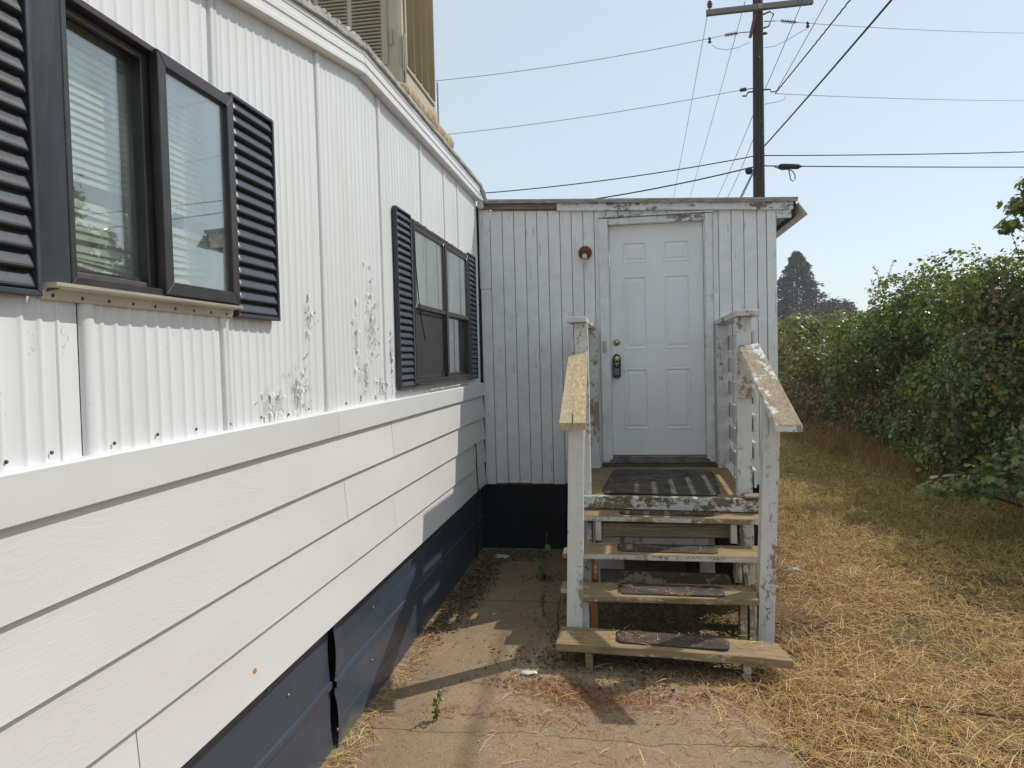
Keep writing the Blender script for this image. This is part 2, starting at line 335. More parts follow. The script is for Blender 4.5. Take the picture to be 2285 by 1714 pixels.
MT['leaf_purple'] = blade_mat('dark_purplish_leaves', [(0.063, 0.056, 0.053), (0.084, 0.077, 0.059), (0.048, 0.042, 0.045)], .15, .6)
MT['leaf_weed'] = blade_mat('weed_leaves', [(.11, .17, .04), (.15, .20, .06), (.09, .13, .035)], .3, .45)
MT['leaf_litter'] = blade_mat('dead_leaf_litter', [(.12, .08, .05), (.19, .135, .08), (.07, .048, .034), (.26, .19, .115), (.14, .10, .065)], .1, .8)
MT['litter_red'] = blade_mat('reddish_brown_needles', [(.33, .15, .07), (.24, .10, .045), (.42, .22, .11), (.20, .09, .045)], .1, .8)
MT['chips'] = blade_mat('pale_paint_chips', [(.52, .49, .43), (.40, .36, .30), (.60, .57, .52)], 0, .7)
MT['bark'] = simple('brown_twigs', (.11, .075, .048), .9, .3, 40, .4, 90)
MT['crumple'] = simple('silvery_foil', (.62, .62, .64), .3, .2, 40, .6, 60, metal=.6)

# ------------------------------------------------------------------ object helpers
def empty(name, loc, label, cat, group=None):
    o = bpy.data.objects.new(name, None); COL.objects.link(o); o.location = loc
    o.empty_display_size = .1
    o['label'] = label; o['category'] = cat
    if group: o['group'] = group
    o['base'] = tuple(loc)
    return o
def base_of(p):
    while p is not None:
        if 'base' in p: return Vector(p['base'])
        p = p.parent
    return Vector((0, 0, 0))
def link(name, me, mat, parent=None, label=None, cat=None, group=None, kind=None, smooth=False):
    o = bpy.data.objects.new(name, me); COL.objects.link(o)
    if mat is not None and not me.materials: me.materials.append(MT[mat] if isinstance(mat, str) else mat)
    if parent is not None: o.parent = parent
    if label: o['label'] = label
    if cat: o['category'] = cat
    if group: o['group'] = group
    if kind: o['kind'] = kind
    if smooth:
        me.polygons.foreach_set('use_smooth', [True] * len(me.polygons))
    return o
def from_bm(name, bm, mat, parent=None, smooth=False, **kw):
    b = base_of(parent)
    if parent is None and kw.get('origin') is not None: b = Vector(kw.pop('origin'))
    else: kw.pop('origin', None)
    if b.length: bmesh.ops.translate(bm, verts=bm.verts, vec=-b)
    me = bpy.data.meshes.new(name); bm.to_mesh(me); bm.free()
    o = link(name, me, mat, parent, smooth=smooth, **kw)
    if parent is None and b.length: o.location = b
    return o
def hexa(bm, c, bevel=.0):
    """8 corners: bottom 0-3 ccw, top 4-7"""
    v = [bm.verts.new(p) for p in c]
    fs = [(3, 2, 1, 0), (4, 5, 6, 7), (0, 1, 5, 4), (1, 2, 6, 5), (2, 3, 7, 6), (3, 0, 4, 7)]
    F = [bm.faces.new([v[i] for i in f]) for f in fs]
    if bevel:
        e = set()
        for f in F: e.update(f.edges)
        bmesh.ops.bevel(bm, geom=list(e), offset=bevel, segments=1, affect='EDGES', profile=.6)
def cbox(x0, x1, y0, y1, z0, z1):
    return [(x0, y0, z0), (x1, y0, z0), (x1, y1, z0), (x0, y1, z0), (x0, y0, z1), (x1, y0, z1), (x1, y1, z1), (x0, y1, z1)]
def jit(c, s=.002):
    return [tuple(a + random.uniform(-s, s) for a in p) for p in c]
def box(name, x0, x1, y0, y1, z0, z1, mat, parent=None, bevel=.002, j=0.0, **kw):
    bm = bmesh.new(); c = cbox(x0, x1, y0, y1, z0, z1)
    hexa(bm, jit(c, j) if j else c, bevel)
    return from_bm(name, bm, mat, parent, **kw)
def hexo(name, c, mat, parent=None, bevel=.003, **kw):
    bm = bmesh.new(); hexa(bm, c, bevel); return from_bm(name, bm, mat, parent, **kw)
def tube_bm(bm, pts, r, seg=6, caps=True):
    pts = [Vector(p) for p in pts]; rings = []
    rr = r if hasattr(r, '__len__') else [r] * len(pts)
    for i, p in enumerate(pts):
        t = (pts[min(i + 1, len(pts) - 1)] - pts[max(i - 1, 0)]).normalized()
        a = Vector((0, 0, 1)) if abs(t.z) < .9 else Vector((1, 0, 0))
        u = t.cross(a).normalized(); v = t.cross(u)
        rings.append([bm.verts.new(p + (u * math.cos(k * 2 * math.pi / seg) + v * math.sin(k * 2 * math.pi / seg)) * rr[i]) for k in range(seg)])
    for A, B in zip(rings, rings[1:]):
        for k in range(seg): bm.faces.new((A[k], A[(k + 1) % seg], B[(k + 1) % seg], B[k]))
    if caps and seg > 2:
        bm.faces.new(rings[0]); bm.faces.new(rings[-1][::-1])
def tube(name, pts, r, mat, parent=None, seg=6, **kw):
    bm = bmesh.new(); tube_bm(bm, pts, r, seg)
    bmesh.ops.recalc_face_normals(bm, faces=bm.faces)
    return from_bm(name, bm, mat, parent, smooth=True, **kw)
def extr(name, prof, along, a0, a1, mat, parent=None, smooth=False, closed=True, **kw):
    """extrude a closed 2D profile; along='Y': prof=(x,z); along='X': prof=(y,z)"""
    bm = bmesh.new()
    def P(q, a): return (q[0], a, q[1]) if along == 'Y' else (a, q[0], q[1])
    A = [bm.verts.new(P(q, a0)) for q in prof]; B = [bm.verts.new(P(q, a1)) for q in prof]
    n = len(prof)
    for i in range(n if closed else n - 1): bm.faces.new((A[i], A[(i + 1) % n], B[(i + 1) % n], B[i]))
    if closed: bm.faces.new(A[::-1]); bm.faces.new(B)
    bmesh.ops.recalc_face_normals(bm, faces=bm.faces)
    return from_bm(name, bm, mat, parent, smooth=smooth, **kw)
def np_mesh(name, V, F):
    """V (n,3) F (m,k)"""
    me = bpy.data.meshes.new(name); n, k = F.shape
    me.vertices.add(len(V)); me.vertices.foreach_set('co', np.ascontiguousarray(V, np.float32).ravel())
    me.loops.add(n * k); me.loops.foreach_set('vertex_index', np.ascontiguousarray(F, np.int32).ravel())
    me.polygons.add(n); me.polygons.foreach_set('loop_start', np.arange(0, n * k, k, dtype=np.int32))
    me.polygons.foreach_set('loop_total', np.full(n, k, np.int32))
    me.update(calc_edges=True); return me
def np_obj(name, V, F, mat, parent=None, smooth=False, origin=None, **kw):
    b = np.array(base_of(parent)) if parent is not None else (np.array(origin) if origin is not None else np.zeros(3))
    o = link(name, np_mesh(name, V - b, F), mat, parent, smooth=smooth, **kw)
    if parent is None and origin is not None: o.location = origin
    return o
def lathe(name, prof, c, axis, mat, parent=None, seg=14, smooth=True, **kw):
    """prof: (r,h) along axis unit vector from c"""
    bm = bmesh.new(); ax = Vector(axis).normalized()
    a = Vector((0, 0, 1)) if abs(ax.z) < .9 else Vector((1, 0, 0))
    u = ax.cross(a).normalized(); v = ax.cross(u); rings = []
    for r, h in prof:
        rings.append([bm.verts.new(Vector(c) + ax * h + (u * math.cos(k * 2 * math.pi / seg) + v * math.sin(k * 2 * math.pi / seg)) * max(r, 1e-4)) for k in range(seg)])
    for A, B in zip(rings, rings[1:]):
        for k in range(seg): bm.faces.new((A[k], A[(k + 1) % seg], B[(k + 1) % seg], B[k]))
    bm.faces.new(rings[0]); bm.faces.new(rings[-1][::-1])
    bmesh.ops.recalc_face_normals(bm, faces=bm.faces)
    return from_bm(name, bm, mat, parent, smooth=smooth, **kw)

# ================================================================== THE SETTING
def terrain():
    xs = np.concatenate([[-900, -200, -60, -20, -8, -4], np.linspace(-3, 12, 61), [14, 18, 25, 40, 80, 250, 900]])
    ys = np.concatenate([[-600, -120, -30, -10, -4], np.linspace(-2, 20, 89), [22, 26, 34, 50, 90, 200, 600, 1500]])
    X, Y = np.meshgrid(xs, ys)
    Z = -.012 + .014 * (np.sin(X * 2.3 + Y * 1.1) * np.sin(Y * 1.7 - X)) * ((X > .9) & (X < 12) & (Y < 20) & (Y > -2))
    V = np.stack([X, Y, Z], -1).reshape(-1, 3); n, m = X.shape
    I = np.arange(n * m).reshape(n, m)
    F = np.stack([I[:-1, :-1], I[:-1, 1:], I[1:, 1:], I[1:, :-1]], -1).reshape(-1, 4)
    np_obj('ground', V, F, 'soil', kind='structure', smooth=True)
terrain()
# concrete pad: outline with an uneven right edge, top at z=0 (4 mm proud of soil at least)
def slab():
    pts = [(-1.45, -1.5), (.95, -1.5)]
    for y in np.linspace(-1.0, 4.4, 28):
        pts.append((.92 - .10 * max(0, y - 1) + random.uniform(-.02, .02), y))
    pts += [(.42, 4.8), (.50, 6.5), (-1.45, 6.5)]
    bm = bmesh.new()
    T = [bm.verts.new((x, y, 0.006)) for x, y in pts]; B = [bm.verts.new((x, y, -.09)) for x, y in pts]
    bm.faces.new(T)
    n = len(pts)
    for i in range(n): bm.faces.new((T[i], B[i], B[(i + 1) % n], T[(i + 1) % n]))
    bmesh.ops.triangulate(bm, faces=bm.faces[:])
    bmesh.ops.recalc_face_normals(bm, faces=bm.faces)
    from_bm('concrete_path', bm, 'concrete', kind='structure')
slab()

# ================================================================== MOBILE HOME
WX = -1.27                       # face of the corrugated sheet (valleys)
YN, YF = -2.0, 6.36              # near / far end of the wall
home = empty('mobile_home', (-1.30, 2.2, 0.0), 'long white mobile home with corrugated metal wall, lap siding and dark skirting', 'mobile home')
def trim_low(y):                 # lower edge of roof trim
    if y < 1.4: return 2.785
    if y < 3.43: return 2.785 + (y - 1.4) * (3.148 - 2.785) / 2.03
    return 3.148
W1 = (1.452, 2.158, 1.925, 2.588)    # window openings y0 y1 z0 z1
W2 = (4.215, 5.775, 1.60, 2.592)
def rib_profile(y0, y1):
    """list of (y, dx) for one sheet: narrow raised ribs with flats between, folded edge at y0"""
    out = [(y0, -.006), (y0 + .003, .004), (y0 + .016, .009), (y0 + .034, .009), (y0 + .046, .002)]
    y = y0 + .058; k = 0
    pat = [.050, .050, .062]
    while y + .042 < y1 - .006:
        hgt = .0040
        for t, a in ((0, 0), (.005, .3), (.009, .85), (.013, 1), (.017, .85), (.021, .3), (.026, 0)):
            out.append((y + t, a * hgt))
        y += pat[k % 3]; k += 1
    out += [(y1 - .010, 0.0), (y1 - .006, -.004), (y1 - .004, -.016), (y1 - .0005, -.016)]
    return out
SEAMS = [YN, -1.55, -.75, .05, .80, 1.528, 2.128, 2.925, 3.71, 4.51, 5.13, 5.56, 6.345]
for y0, y1 in zip(SEAMS, SEAMS[1:]):
    prof = rib_profile(y0, y1)
    for W in (W1, W2):           # put columns on the opening edges
        for e in W[:2]:
            if y0 < e < y1: prof.append((e, .0))
    prof.sort(); bm = bmesh.new()
    wave = random.uniform(0, 6)
    def zlist(y): return sorted({1.50, 1.60, 1.925, 2.25, 2.588, 2.592})
    zs = zlist(0)
    cols = []
    for (y, dx) in prof:
        top = trim_low(y) + .05
        col = []
        for z in zs + [top]:
            wob = .0025 * math.sin(z * 3 + wave) * math.sin(y * 5 + wave)
            col.append(bm.verts.new((WX + dx + wob, y, z)))
        cols.append(col)
    faces = []
    for i in range(len(prof) - 1):
        ym = (prof[i][0] + prof[i + 1][0]) / 2
        for k in range(len(zs)):
            za = zs[k]; zb = zs[k + 1] if k + 1 < len(zs) else trim_low(ym) + .05
            zm = (za + zb) / 2; hole = False
            for W in (W1, W2):
                if W[0] < ym < W[1] and W[2] - .002 < zm < W[3] + .002: hole = True
            if not hole: faces.append((k, (cols[i][k].co.copy(), cols[i + 1][k].co.copy(), cols[i + 1][k + 1].co.copy(), cols[i][k + 1].co.copy())))
    bm.free()
    whole = any(W[0] <= y0 + .001 and y1 <= W[1] + .001 for W in (W1, W2))
    for part in ((lambda k: k < 3, lambda k: k >= 3) if whole else (lambda k: True,)):
        bm = bmesh.new()
        for k, q in faces:
            if part(k): bm.faces.new([bm.verts.new(c) for c in q])
        bmesh.ops.remove_doubles(bm, verts=bm.verts, dist=1e-5)
        from_bm('siding_panel', bm, 'corr', home, smooth=True)
def flakes():
    r = np.random.default_rng(5); V, F = [], []
    for (y, z, sy_, sz_, k) in [(3.53, 1.93, .05, .16, 34), (3.40, 1.66, .05, .06, 18), (2.45, 1.58, .05, .04, 20), (2.66, 1.62, .05, .06, 26), (2.78, 1.90, .025, .07, 12), (3.83, 1.75, .012, .16, 16), (3.30, 1.85, .015, .12, 12), (3.66, 1.60, .05, .03, 14)]:
        for _ in range(k):
            cy, cz = r.normal(y, sy_), r.normal(z, sz_)
            if cz < 1.535: continue
            w_, h_ = r.uniform(.003, .010), r.uniform(.006, .028); lift = r.uniform(.004, .013); x = WX + .006; tw = r.normal(0, .3)
            b = len(V); up_ = r.random() < .5
            for (a, t, l) in ((-1, 0, .0), (1, 0, .001), (1, .5, .35), (-1, .5, .3), (.7, 1, 1), (-.6, .9, .9)):
                V.append((x + l * lift, cy + a * w_ + tw * t * w_, cz + (t if up_ else -t) * h_))
            F += [(b, b + 1, b + 2, b + 3), (b + 3, b + 2, b + 4, b + 5)]
    np_obj('paint_flakes', np.array(V), np.array(F), 'trimwhite', home, kind='stuff')
flakes()
# lap siding: band and four courses
def band(y0, y1):
    extr('trim_band', [(WX - .03, 1.412), (-1.243, 1.412), (-1.238, 1.416), (-1.238, 1.520), (-1.244, 1.526), (WX - .03, 1.526)], 'Y', y0, y1, 'bandwhite', home)
band(YN, 2.986); band(2.988, 6.345)
courses = [(1.425, 1.216, [.2, 3.752]), (1.222, 1.018, [-.6, 3.068]), (1.024, .812, [.6, 3.75]), (.818, .612, [1.64, 5.35])]
for zt, zb, joints in courses:
    ys = [YN] + joints + [6.345]
    for i, (a, b) in enumerate(zip(ys, ys[1:])):
        o = random.uniform(-.001, .001)
        extr('lap_board', [(-1.30, zt), (-1.258 + o, zt), (-1.2435 + o, zb + .014), (-1.2425 + o, zb + .003), (-1.247 + o, zb), (-1.262, zb + .001), (-1.275, zt - .02), (-1.30, zt - .02)], 'Y', a + .0016 * (i > 0), b - .0016, 'lap', home)
# skirting: three panels with a torn joint near y=2.98
def gap(z):
    g = 0.0
    if .335 < z < .565: g += .020 * math.sin((z - .335) / .23 * math.pi)
    if .012 < z < .26: g += .025 * math.sin((z - .012) / .248 * math.pi) ** .8
    return g
def skirt(y0, y1, torn0=False, torn1=False, dent=None):
    zs = sorted(set(list(np.linspace(0.0, .64, 27)) + [.292, .297, .322, .327, .118, .122, .126, .438, .442, .446, .520, .524, .528]))
    ysn = [0, .012, .03, .07, .15, .3, .5, .7, .85, .93, .97, .988, 1]
    bm = bmesh.new(); grid = []
    for t in ysn:
        col = []
        for z in zs:
            a = y0 + (gap(z) * 1.0 if torn0 else 0) + (.10 * (.30 - z) if torn0 else 0) * (z < .26)
            b = y1 - (gap(z) * .8 if torn1 else 0) + (.10 * (.30 - z) if torn1 else 0) * (z < .26)
            y = a + (b - a) * t
            x = -1.302
            if .297 <= z <= .322: x += .012
            for q in (.122, .442, .524):
                if abs(z - q) < .001: x += .0022
            x += .004 * math.sin(y * 4 + z * 6)
            if torn0: x += (.010 if z > .33 else .006) * math.exp(-((y - y0) / .10) ** 2) - .012 * math.exp(-((y - y0 - .22) / .10) ** 2) * (z > .3)
            if torn1: x -= .012 * math.exp(-((y - y1) / .2) ** 2)
            col.append(bm.verts.new((x, y, z)))
        grid.append(col)
    for i in range(len(ysn) - 1):
        for k in range(len(zs) - 1): bm.faces.new((grid[i][k], grid[i + 1][k], grid[i + 1][k + 1], grid[i][k + 1]))
    from_bm('skirting_panel', bm, 'skirt', home)
skirt(YN, .62); skirt(.625, 2.966, torn1=True); skirt(2.969, 4.995, torn0=True); skirt(5.0, 6.40)
for (y, z) in [(2.955, .575), (2.99, .60), (3.05, .31), (3.46, .21), (3.0, .09), (4.97, .55), (4.2, .22), (2.55, .46), (2.4, .55), (3.5, .47)]:
    lathe('screw', [(.007, 0), (.007, .004), (.003, .006)], (-1.300, y, z), (1, 0, 0), 'metal', home, seg=8)
box('crawlspace_backing', -1.46, -1.42, YN, 6.39, -.02, .62, 'insidedark', home, 0)
# roof trim: moulded rail, mitred at the bend, cracked joint
PROF = [(.000, .000), (.046, .000), (.050, .004), (.050, .020), (.044, .026), (.044, .048), (.049, .052), (.049, .070), (.043, .076), (.043, .094), (.047, .098), (.047, .118), (.0, .124)]
def roof_trim(pts):
    bm = bmesh.new(); rows = []
    for (y, z) in pts: rows.append([bm.verts.new((WX + a, y, z + b)) for a, b in PROF])
    for A, B in zip(rows, rows[1:]):
        for k in range(len(PROF) - 1): bm.faces.new((A[k], B[k], B[k + 1], A[k + 1]))
    bm.faces.new(rows[0]); bm.faces.new(rows[-1][::-1])
    bmesh.ops.recalc_face_normals(bm, faces=bm.faces)
    from_bm('roof_trim', bm, 'trimwhite', home)
roof_trim([(YN, trim_low(YN)), (1.4, trim_low(1.4)), (3.4285, trim_low(3.4285))])
roof_trim([(3.434, 3.1475), (5.0, 3.147), (6.33, 3.147)])
def roof_edge(pts):
    bm = bmesh.new(); rows = []
    P = [(-.01, .122), (.058, .118), (.061, .124), (.058, .150), (.0, .160)]
    for (y, z) in pts: rows.append([bm.verts.new((WX + a + random.uniform(-.002, .002), y, z + b + random.uniform(-.002, .002))) for a, b in P])
    for A, B in zip(rows, rows[1:]):
        for k in range(len(P) - 1): bm.faces.new((A[k], B[k], B[k + 1], A[k + 1]))
    bm.faces.new(rows[0]); bm.faces.new(rows[-1][::-1])
    bmesh.ops.recalc_face_normals(bm, faces=bm.faces)
    from_bm('roof_edge', bm, 'roofedge', home)
roof_edge([(y, trim_low(y)) for y in np.linspace(YN, 3.42, 40)]); roof_edge([(y, 3.148) for y in np.linspace(3.425, 6.36, 24)])
def roof_sheet():
    ys = np.concatenate([np.linspace(YN, 6.36, 100)]); xs = np.linspace(WX + .035, -4.6, 30)
    X, Y = np.meshgrid(xs, ys); d = (WX + .035 - X)
    Z = np.array([trim_low(y) for y in ys])[:, None] + .158 + .10 * np.sin(np.clip(d / 3.4, 0, 1) * math.pi)
    Z = Z + rng.normal(0, .004, Z.shape) * (d < .6)
    n, m = X.shape; I = np.arange(n * m).reshape(n, m)
    F = np.stack([I[:-1, :-1], I[1:, :-1], I[1:, 1:], I[:-1, 1:]], -1).reshape(-1, 4)
    np_obj('roof', np.stack([X, Y, Z], -1).reshape(-1, 3), F, 'rooftop', home, smooth=True)
roof_sheet()
def roof_lip(y0, y1, zf, h, n):          # crumbled coating along the roof edge
    bm = bmesh.new()
    pts = [(WX + .030 + random.uniform(-.006, .004), y, zf(y) + random.uniform(-.004, h)) for y in np.linspace(y0, y1, n)]
    tube_bm(bm, pts, [random.uniform(.008, .02) for _ in pts], 6)
    bmesh.ops.recalc_face_normals(bm, faces=bm.faces)
    from_bm('roof_coating', bm, 'rooftop', home)
roof_lip(2.4, 3.42, lambda y: trim_low(y) + .158, .014, 60); roof_lip(3.45, 6.3, lambda y: 3.306, .004, 60)
# the rest of the body: floor, ceiling, far and near end walls, interior
box('floor', -4.6, -1.44, YN, 6.38, .60, .64, 'insidedark', home, 0)
box('interior_back_wall', -3.45, -3.40, YN, 6.35, .64, 3.1, 'insidewall', home, 0)
box('ceiling', -3.40, -1.31, YN, 6.35, 2.66, 2.70, 'insidewall', home, 0)
box('end_wall', -4.6, -1.29, 6.39, 6.43, .62, 3.2, 'corr', home, 0)
box('end_wall', -4.6, -1.28, YN - .04, YN - .003, .0, 2.9, 'corr', home, 0)
box('rear_wall', -4.64, -4.60, YN, 6.4, .0, 3.2, 'corr', home, 0)
for (a, b, c, d) in [(-1.36, -1.31, W1[1] + .02, W2[0] - .02), (-1.36, -1.31, YN, W1[0] - .02), (-1.36, -1.31, W2[1] + .02, 6.35)]:
    box('interior_wall', a, b, c, d, .64, 2.66, 'insidewall', home, 0)
for W in (W1, W2):
    box('interior_wall', -1.36, -1.31, W[0] - .019, W[1] + .019, .64, W[2] - .02, 'insidewall', home, 0)
box('interior_partition', -3.39, -1.37, 3.3, 3.36, .65, 2.65, 'insidewall', home, 0)
# screws along the bottom of the corrugated sheets
for y in [1.62, 1.79, 1.97, 2.16, 2.36, 2.57, 2.75, 2.95, 3.15, 3.33, 3.55, 1.42, 1.30]:
    lathe('screw', [(.0045, 0), (.0045, .003), (.002, .004)], (WX + .003, y, 1.545 + random.uniform(-.004, .006)), (1, 0, 0), 'screw', home, seg=8)

# ---- windows
def frame_ring(name, x0, x1, y0, y1, z0, z1, t, mat, parent, bevel=.002, tb=None, tt=None):
    """mitred rectangular frame as one mesh"""
    tb = t if tb is None else tb; tt = t if tt is None else tt
    bm = bmesh.new()
    O = [(y0, z0), (y1, z0), (y1, z1), (y0, z1)]; I = [(y0 + t, z0 + tb), (y1 - t, z0 + tb), (y1 - t, z1 - tt), (y0 + t, z1 - tt)]
    for i in range(4):
        a, b, c, d = O[i], O[(i + 1) % 4], I[(i + 1) % 4], I[i]
        e = .0004
        hexa(bm, [(x0, *a), (x0, *b), (x0, *c), (x0, *d), (x1, *a), (x1, *b), (x1, *c), (x1, *d)], bevel)
    bmesh.ops.recalc_face_normals(bm, faces=bm.faces)
    return from_bm(name, bm, mat, parent)
# window 1: sliding unit, pane recessed on the near half, storm sash proud on the far half
y0, y1, z0, z1 = W1
win1 = frame_ring('window', -1.33, -1.221, y0, y1, z0, z1, .018, 'bronze', home, .002)
frame_ring('sash', -1.288, -1.262, y0 + .020, 1.782, z0 + .022, z1 - .020, .022, 'bronze', win1)
frame_ring('sash', -1.240, -1.212, 1.778, y1 - .003, z0 + .004, z1 - .004, .036, 'bronze', win1)
box('meeting_stile', -1.30, -1.244, 1.752, 1.790, z0 + .019, z1 - .019, 'bronze', win1)
box('track', -1.258, -1.250, y0 + .020, 1.775, z0 + .0185, z0 + .034, 'bronzelight', win1)
box('track', -1.258, -1.246, y0 + .020, 1.775, z1 - .040, z1 - .0185, 'bronze', win1)
box('pane', -1.277, -1.274, y0 + .038, 1.764, z0 + .040, z1 - .038, 'glass', win1, 0)
box('pane', -1.229, -1.226, 1.810, y1 - .035, z0 + .036, z1 - .036, 'glass', win1, 0)
# jamb flange between near shutter and frame, flared; cream flange with screws below
hexo('jamb', [(-1.268, 1.385, z0 - .03), (-1.224, 1.4505, z0 - .004), (-1.26, 1.4505, z0 - .004), (-1.275, 1.385, z0 - .03), (-1.258, 1.385, z1 + .01), (-1.222, 1.4505, z1 + .01), (-1.26, 1.4505, z1 + .01), (-1.27, 1.385, z1 + .01)], 'jamb', win1, 0)
extr('sill', [(-1.275, z0 - .036), (-1.257, z0 - .036), (-1.254, z0 - .030), (-1.250, z0 - .012), (-1.217, z0 - .008), (-1.215, z0 - .001), (-1.275, z0 - .001)], 'Y', 1.40, 2.178, 'creamsill', win1)
for y in np.linspace(1.43, 2.14, 9): lathe('screw', [(.0055, 0), (.0055, .003), (.002, .005)], (-1.256, y, z0 - .026), (1, 0, .1), 'screw', win1, seg=8)
def caulk(y0, y1, z, x, parent, n=40, r=(.004, .009)):
    bm = bmesh.new()
    tube_bm(bm, [(x + random.uniform(-.003, .004), y, z + random.uniform(-.003, .004)) for y in np.linspace(y0, y1, n)], [random.uniform(*r) for _ in range(n)], 6)
    bmesh.ops.recalc_face_normals(bm, faces=bm.faces)
    from_bm('caulk_bead', bm, 'caulk', parent)
caulk(1.60, 2.17, z1 + .006, -1.250, win1)
# window 2: two single-hung units side by side
y0, y1, z0, z1 = W2; ym = 5.016
win2 = frame_ring('window', -1.33, -1.236, y0, y1, z0, z1, .020, 'bronze', home, .002)
box('mullion', -1.32, -1.232, ym - .024, ym + .024, z0 + .021, z1 - .021, 'bronze', win2)
for (a, b, lower) in ((y0 + .021, ym - .025, 'screen'), (ym + .025, y1 - .021, 'film')):
    frame_ring('sash', -1.262, -1.238, a, b, 2.058, z1 - .021, .030, 'bronze', win2)
    box('pane', -1.252, -1.249, a + .029, b - .029, 2.09, z1 - .05, 'glass2', win2, 0)
    frame_ring('sash', -1.296, -1.272, a, b, z0 + .021, 2.075, .024, 'bronze', win2)
    box('pane', -1.286, -1.283, a + .023, b - .023, z0 + .044, 2.052, 'glass', win2, 0)
    if lower == 'screen':
        frame_ring('screen_frame', -1.268, -1.258, a + .002, b - .002, z0 + .0215, 2.056, .016, 'bronze', win2, .001, tb=.02)
        box('insect_screen', -1.2645, -1.2630, a + .017, b - .017, z0 + .04, 2.041, 'screenmesh', win2, 0)
        for yy in (a + .06, b - .06): box('latch', -1.262, -1.252, yy - .008, yy + .008, z0 + .036, z0 + .062, 'bronzelight', win2, .001)
box('sill', -1.29, -1.222, y0 - .01, y1 + .02, z0 - .016, z0 - .001, 'bronze', win2)
box('sill_flange', -1.268, -1.256, y0, y1 + .02, z0 - .052, z0 - .017, 'creamsill', win2, .002)
box('jamb', -1.268, -1.240, y0 - .03, y0 - .001, z0 - .016, z1 + .006, 'jamb', win2, .002)
caulk(y0, y1, z1 + .007, -1.250, win2, 60); caulk(y0 + .3, y1, z0 - .055, -1.253, win2, 40, (.003, .006))
tube('weatherstrip', [(-1.236, 4.235, 2.58), (-1.232, 4.24, 2.3), (-1.222, 4.25, 2.1), (-1.212, 4.275, 1.95), (-1.205, 4.31, 1.86)], .0035, 'black', win2, 5)
# crinkled film behind the far lower sash
def film(y0, y1, z0, z1, x, name, label, cat, mat, amp, n=46):
    Y, Z = np.meshgrid(np.linspace(y0, y1, n), np.linspace(z0, z1, n))
    X = x + amp * (np.sin(Y * 70 + 3 * np.sin(Z * 31)) * np.sin(Z * 47 + 2 * np.sin(Y * 40)) + .6 * np.sin(Y * 23 - Z * 37)) + rng.normal(0, amp * .25, Y.shape)
    I = np.arange(n * n).reshape(n, n); F = np.stack([I[:-1, :-1], I[:-1, 1:], I[1:, 1:], I[1:, :-1]], -1).reshape(-1, 4)
    np_obj(name, np.stack([X, Y, Z], -1).reshape(-1, 3), F, mat, None, True, origin=(x, (y0 + y1) / 2, z0), label=label, cat=cat)
film(5.06, 5.74, 1.63, 2.06, -1.318, 'window_film', 'crinkled shiny plastic film behind lower pane of the window beside the entry', 'film', 'foil', .004)
def curtain(y0, y1, z0, z1, x, label):
    n = 80; ys = np.linspace(y0, y1, n); V = []; 
    for z in (z0, (z0 + z1) / 2, z1):
        for y in ys: V.append((x + .012 * math.sin(y * 48 + .5 * math.sin(z * 3)) + .006 * math.sin(y * 21), y, z))
    I = np.arange(3 * n).reshape(3, n); F = np.stack([I[:-1, :-1], I[:-1, 1:], I[1:, 1:], I[1:, :-1]], -1).reshape(-1, 4)
    np_obj('curtain', np.array(V), F, 'curtain', None, True, origin=(x, (y0 + y1) / 2, z0), label=label, cat='curtain')
curtain(4.23, 5.76, 2.055, 2.60, -1.312, 'pale green curtain behind upper panes of the window beside the entry')
# shutters
def shutter(y0, y1, z0, z1):
    s = frame_ring('shutter', -1.262, -1.236, y0, y1, z0, z1, .012, 'shutterframe', home, .0015)
    box('backing', -1.262, -1.255, y0 + .012, y1 - .012, z0 + .012, z1 - .012, 'shutter', s, 0)
    n = max(1, round((z1 - z0 - .03) / .0405)); p = (z1 - z0 - .026) / n
    prof = [(-1.2545, 0), (-1.238, .002), (-1.2345, .0055), (-1.2350, .010), (-1.2385, .018), (-1.2475, .033), (-1.2545, .0395)]
    first = None
    for k in range(n):
        zb = z0 + .013 + k * p
        if first is None:
            bm = bmesh.new(); rows = []
            for (t, sx) in ((.0125, .25), (.017, .75), (.026, 1), (y1 - y0 - .026, 1), (y1 - y0 - .017, .75), (y1 - y0 - .0125, .25)):
                rows.append([bm.verts.new((-1.2545 + (x + 1.2545) * sx, y0 + t, zb + z)) for x, z in prof])
            for A, B in zip(rows, rows[1:]):
                for i in range(len(prof) - 1): bm.faces.new((A[i], B[i], B[i + 1], A[i + 1]))
            bm.faces.new(rows[0][::-1]); bm.faces.new(rows[-1])
            bmesh.ops.recalc_face_normals(bm, faces=bm.faces)
            first = from_bm('slat', bm, 'shutter', s)
        else:
            c = first.copy(); COL.objects.link(c); c.parent = s; c.location = (0, 0, k * p)
    return s
shutter(1.05, 1.384, 1.892, 2.617); shutter(2.186, 2.475, 1.892, 2.618)
shutter(3.90, 4.182, 1.572, 2.608); shutter(5.805, 6.085, 1.572, 2.618)
